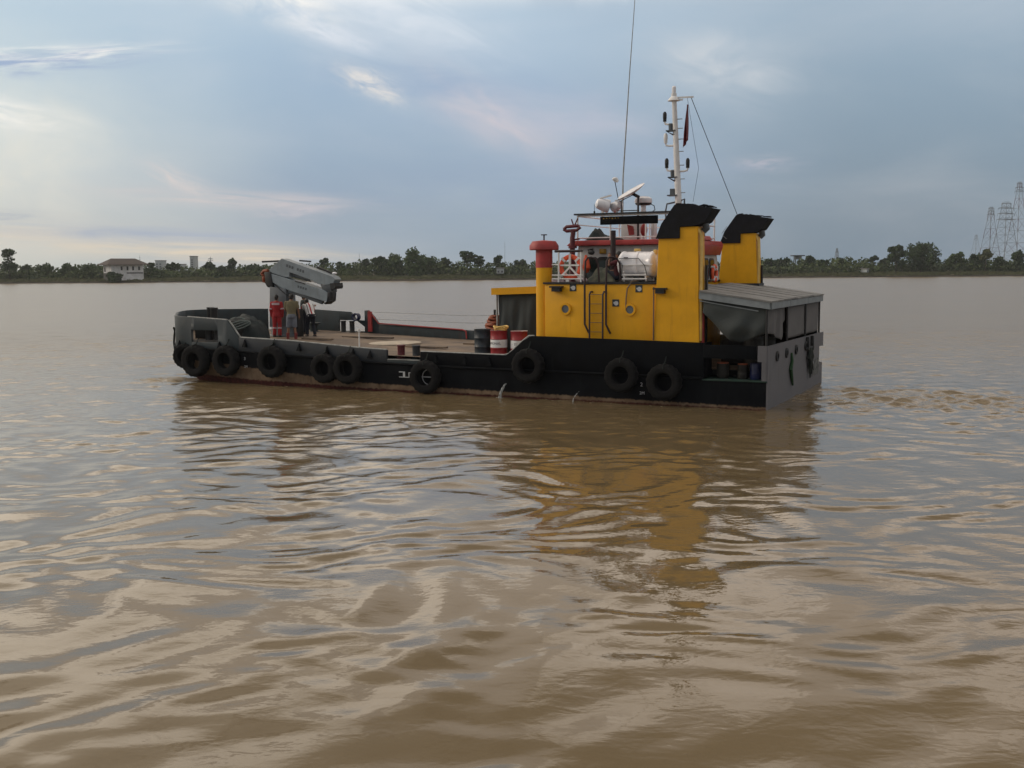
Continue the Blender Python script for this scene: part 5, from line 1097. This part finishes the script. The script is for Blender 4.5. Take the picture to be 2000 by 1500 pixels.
# ------------------------------------------------------------------ people
def person(u, v, z, face, label, J, shirt, legs, shoes, kind):
    """J: joint positions, x to the person's right, y ahead, z up"""
    t = thing('person', label, 'person', (u, v, z)); Vv = {k: Vector(p) for k, p in J.items()}
    def limb(mb, ks, rs): mb.tube([Vv[k] for k in ks], rs, 12); [mb.ell(Vv[k], (r, r, r), 10, 6) for k, r in zip(ks, rs)]
    pel, ch, nk, hd = Vv['pelvis'], Vv['chest'], Vv['neck'], Vv['head']; up = (nk-pel).normalized(); hu = (hd-nk).normalized()
    def torso(mb, e, z0=-.06):
        x = Vector((1, 0, 0)); f = x.cross(up)*-1; rings = []
        for k, (s, a, b) in enumerate(((z0, .155, .11), (.05, .165, .115), (.22, .15, .105), (.45, .175, .12), (.78, .195, .115), (.95, .15, .09), (1.04, .07, .065))):
            c = pel+(nk-pel)*s; rings.append([c+x*((a+e)*math.cos(q))+f*((b+e)*math.sin(q)) for q in np.linspace(0, 6.283, 19)[:-1]])
        n_ = 18; mb.add([p for r in rings for p in r], [(i*n_+j, i*n_+(j+1) % n_, (i+1)*n_+(j+1) % n_, (i+1)*n_+j) for i in range(6) for j in range(n_)]+[tuple(range(n_)), tuple(range(6*n_, 7*n_))])
    mb = MB(); torso(mb, -.012); mb.tube([nk-up*.06, nk+hu*.07], [.062, .056], 12)
    mb.ell(hd, (.076, .095, .112), 16, 12); mb.ell(hd+Vector((0, .025, -.055)), (.058, .07, .06), 12, 8)
    mb.ell(hd+Vector((0, .098, -.012)), (.016, .024, .022), 8, 6)
    for sgn in (-1, 1): mb.ell(hd+Vector((sgn*.078, -.01, -.01)), (.013, .022, .034), 8, 6)
    for s in 'LR':
        sg = -1 if s == 'L' else 1
        limb(mb, ['sh'+s, 'el'+s, 'wr'+s], [.050, .042, .029]); limb(mb, ['hip'+s, 'kn'+s, 'an'+s], [.083, .055, .040])
        d = (Vv['wr'+s]-Vv['el'+s]).normalized(); w0 = Vv['wr'+s]; side = Vector((0, 1, 0)); side = (side-d*side.dot(d)).normalized(); pn = d.cross(side)
        mb.tube([w0, w0+d*.045, w0+d*.09], [.028, .036, .034], 10)
        for i, ln in enumerate((.066, .078, .074, .058)):
            o = side*(.030-.020*i); k0 = w0+d*.085+o; mb.tube([k0, k0+d*ln*.55+pn*sg*-.008, k0+d*ln+pn*sg*-.028], [.0105, .010, .0085], 7)
        th = w0+d*.03+side*.03; mb.tube([th, th+d*.035+side*.024, th+d*.068+side*.028+pn*sg*-.01], [.014, .012, .010], 7)
        a = Vv['an'+s]; mb.tube([a+Vector((0, -.03, -.05)), a+Vector((0, .10, -.065)), a+Vector((0, .17, -.07))], [.042, .038, .028], 10)
    part('body', mesh('body', mb, M['skin'], boat=False, remesh=.011), M['skin'], t)
    mb = MB(); mb.ell(hd+Vector((0, -.012, .022)), (.086, .098, .104), 16, 10); mb.ell(hd+Vector((0, -.05, -.035)), (.072, .056, .07), 12, 8); part('hair', mesh('hair', mb, M['hair'], boat=False, remesh=.012), M['hair'], t)
    mb = MB(); [mb.ell(hd+Vector((sg*.031, .090, .008)), (.012, .008, .007), 8, 6) for sg in (-1, 1)]; mb.ell(hd+Vector((0, .092, -.062)), (.022, .008, .006), 8, 6); part('face_detail', mesh('face_detail', mb, M['hair'], boat=False), M['hair'], t)
    mb = MB(); torso(mb, .016, -.14 if kind != 'coverall' else -.1)
    for s in 'LR':
        if kind == 'coverall': limb(mb, ['sh'+s, 'el'+s, 'wr'+s], [.070, .060, .050])
        else: e = Vv['sh'+s].lerp(Vv['el'+s], .8); mb.tube([Vv['sh'+s], e], [.070, .072], 12); mb.ell(Vv['sh'+s], (.07, .07, .07), 10, 6)
        if kind == 'coverall': limb(mb, ['hip'+s, 'kn'+s], [.105, .080]); mb.tube([Vv['kn'+s], Vv['an'+s]], [.080, .074], 12)
    part('coverall' if kind == 'coverall' else 'shirt', mesh('shirt', mb, shirt, boat=False, remesh=.014), shirt, t)
    if kind == 'coverall':
        for s in 'LR':
            for a, b, q, r in (('sh', 'el', .82, .074), ('kn', 'an', .25, .088)): mb = MB(); p = Vv[a+s].lerp(Vv[b+s], q); d = (Vv[b+s]-Vv[a+s]).normalized(); mb.tube([p-d*.025, p+d*.025], r, 14); part('reflective_band', mesh('reflective_band', mb, M['reflect'], boat=False), M['reflect'], t)
        mb = MB()
        c = pel+(nk-pel)*.86; mb.add([c+Vector((x, y, zz)) for x, y in ((-.155, -.115), (-.06, -.146), (.06, -.146), (.155, -.115)) for zz in (-.05, .035)], [(0, 1, 3, 2), (2, 3, 5, 4), (4, 5, 7, 6)])
        part('reflective_band', mesh('reflective_band', mb, M['reflect'], boat=False), M['reflect'], t)
    else:
        mb = MB(); mb.tube([pel+Vector((0, 0, .06)), pel-Vector((0, 0, .08))], [.165, .17], 14)
        for s in 'LR':
            if kind == 'shorts': mb.tube([Vv['hip'+s], Vv['kn'+s]-Vector((0, 0, .03))], [.110, .100], 12)
            else: limb(mb, ['hip'+s, 'kn'+s], [.105, .076]); mb.tube([Vv['kn'+s], Vv['an'+s]], [.076, .066], 12)
        part('shorts' if kind == 'shorts' else 'trousers', mesh('trousers', mb, legs, boat=False, remesh=.014), legs, t)
    for s in 'LR':
        a = Vv['an'+s]; mb = MB(); mb.tube([a+Vector((0, -.055, -.055)), a+Vector((0, .08, -.06)), a+Vector((0, .17, -.066)), a+Vector((0, .20, -.07))], [.052, .052, .046, .02], 12)
        if kind in ('shorts', 'coverall'): mb.tube([a+Vector((0, -.01, -.04)), a+Vector((0, -.01, .17 if kind == 'shorts' else .06))], [.054, .064], 12)
        part('shoe', mesh('shoe', mb, shoes, boat=False, remesh=.012), shoes, t)
    t.matrix_world = BM @ Matrix.Translation(P(u, v, z)) @ Matrix.Rotation(face, 4, 'Z') @ Matrix.Scale(1.05 if kind == 'shorts' else 1, 4)
    return t
STAND = dict(pelvis=(0, 0, .90), chest=(0, 0, 1.2), neck=(0, -.01, 1.44), head=(0, .02, 1.60), shL=(-.19, 0, 1.38), elL=(-.235, -.03, 1.11), wrL=(-.22, .05, .87), shR=(.19, 0, 1.38), elR=(.24, -.03, 1.11), wrR=(.22, .05, .87),
             hipL=(-.085, 0, .88), knL=(-.10, .02, .49), anL=(-.11, -.02, .10), hipR=(.085, 0, .88), knR=(.10, .02, .49), anR=(.11, -.02, .10))
FACEF = YAW*-1+R(-4)                              # looking away from the viewer, across the foredeck
person(20.25, 3.35, 1.47, R(22), 'person in red coverall with pale shoulder band, seen from behind', STAND, M['coverall'], None, M['sandal'], 'coverall')
J2 = dict(STAND); J2.update(elR=(.25, .0, 1.12), wrR=(.27, .08, .90), elL=(-.22, .06, 1.12), wrL=(-.12, .20, 1.0), head=(.015, .02, 1.60), knL=(-.12, .04, .49), anL=(-.15, .0, .10), anR=(.14, -.04, .10))
person(19.25, 3.0, 1.44, R(34), 'person in khaki shirt and grey shorts with red boots, seen from behind', J2, M['khaki'], M['shorts'], M['bootred'], 'shorts')
J3 = dict(STAND); J3.update(pelvis=(0, -.05, .88), chest=(0, .14, 1.13), neck=(0, .28, 1.31), head=(0, .40, 1.42), shL=(-.19, .24, 1.27), elL=(-.27, .36, 1.04), wrL=(-.20, .55, .95), shR=(.19, .24, 1.27), elR=(.26, .34, 1.02), wrR=(.20, .5, .9), hipL=(-.085, -.05, .86), hipR=(.085, -.05, .86), anL=(-.12, .10, .10), anR=(.13, -.12, .10), knL=(-.11, .09, .49), knR=(.11, .03, .49))
person(19.5, 4.55, 1.45, R(58), 'person in red, white and black striped shirt bending under the crane boom', J3, M['striped'], M['navy'], M['sandal'], 'trousers')
J4 = dict(STAND); J4.update(elR=(.27, .12, 1.16), wrR=(.2, .34, 1.2), elL=(-.27, .12, 1.16), wrL=(-.2, .34, 1.2))
person(20.4, 5.3, 1.47, R(-40), 'person in dark clothes half hidden behind the man in khaki', J4, M['shirtdark'], M['navy'], M['sandal'], 'trousers')
JS = dict(pelvis=(0, 0, .16), chest=(0, -.04, .42), neck=(0, -.06, .68), head=(.0, -.02, .84), shL=(-.19, -.05, .62), elL=(-.30, .14, .52), wrL=(-.24, .16, .76), shR=(.19, -.05, .62), elR=(.26, .16, .40), wrR=(.12, .34, .34),
          hipL=(-.09, 0, .14), knL=(-.14, .40, .34), anL=(-.12, .52, .10), hipR=(.09, 0, .14), knR=(.12, .42, .30), anR=(.1, .60, .10))
person(5.0, 1.15, 3.70, R(75), 'person in maroon shirt sitting beside the white liferaft canister', JS, mat('maroon_shirt', (.07, .012, .018), .9, .2, 8), M['navy'], M['sandal'], 'trousers')
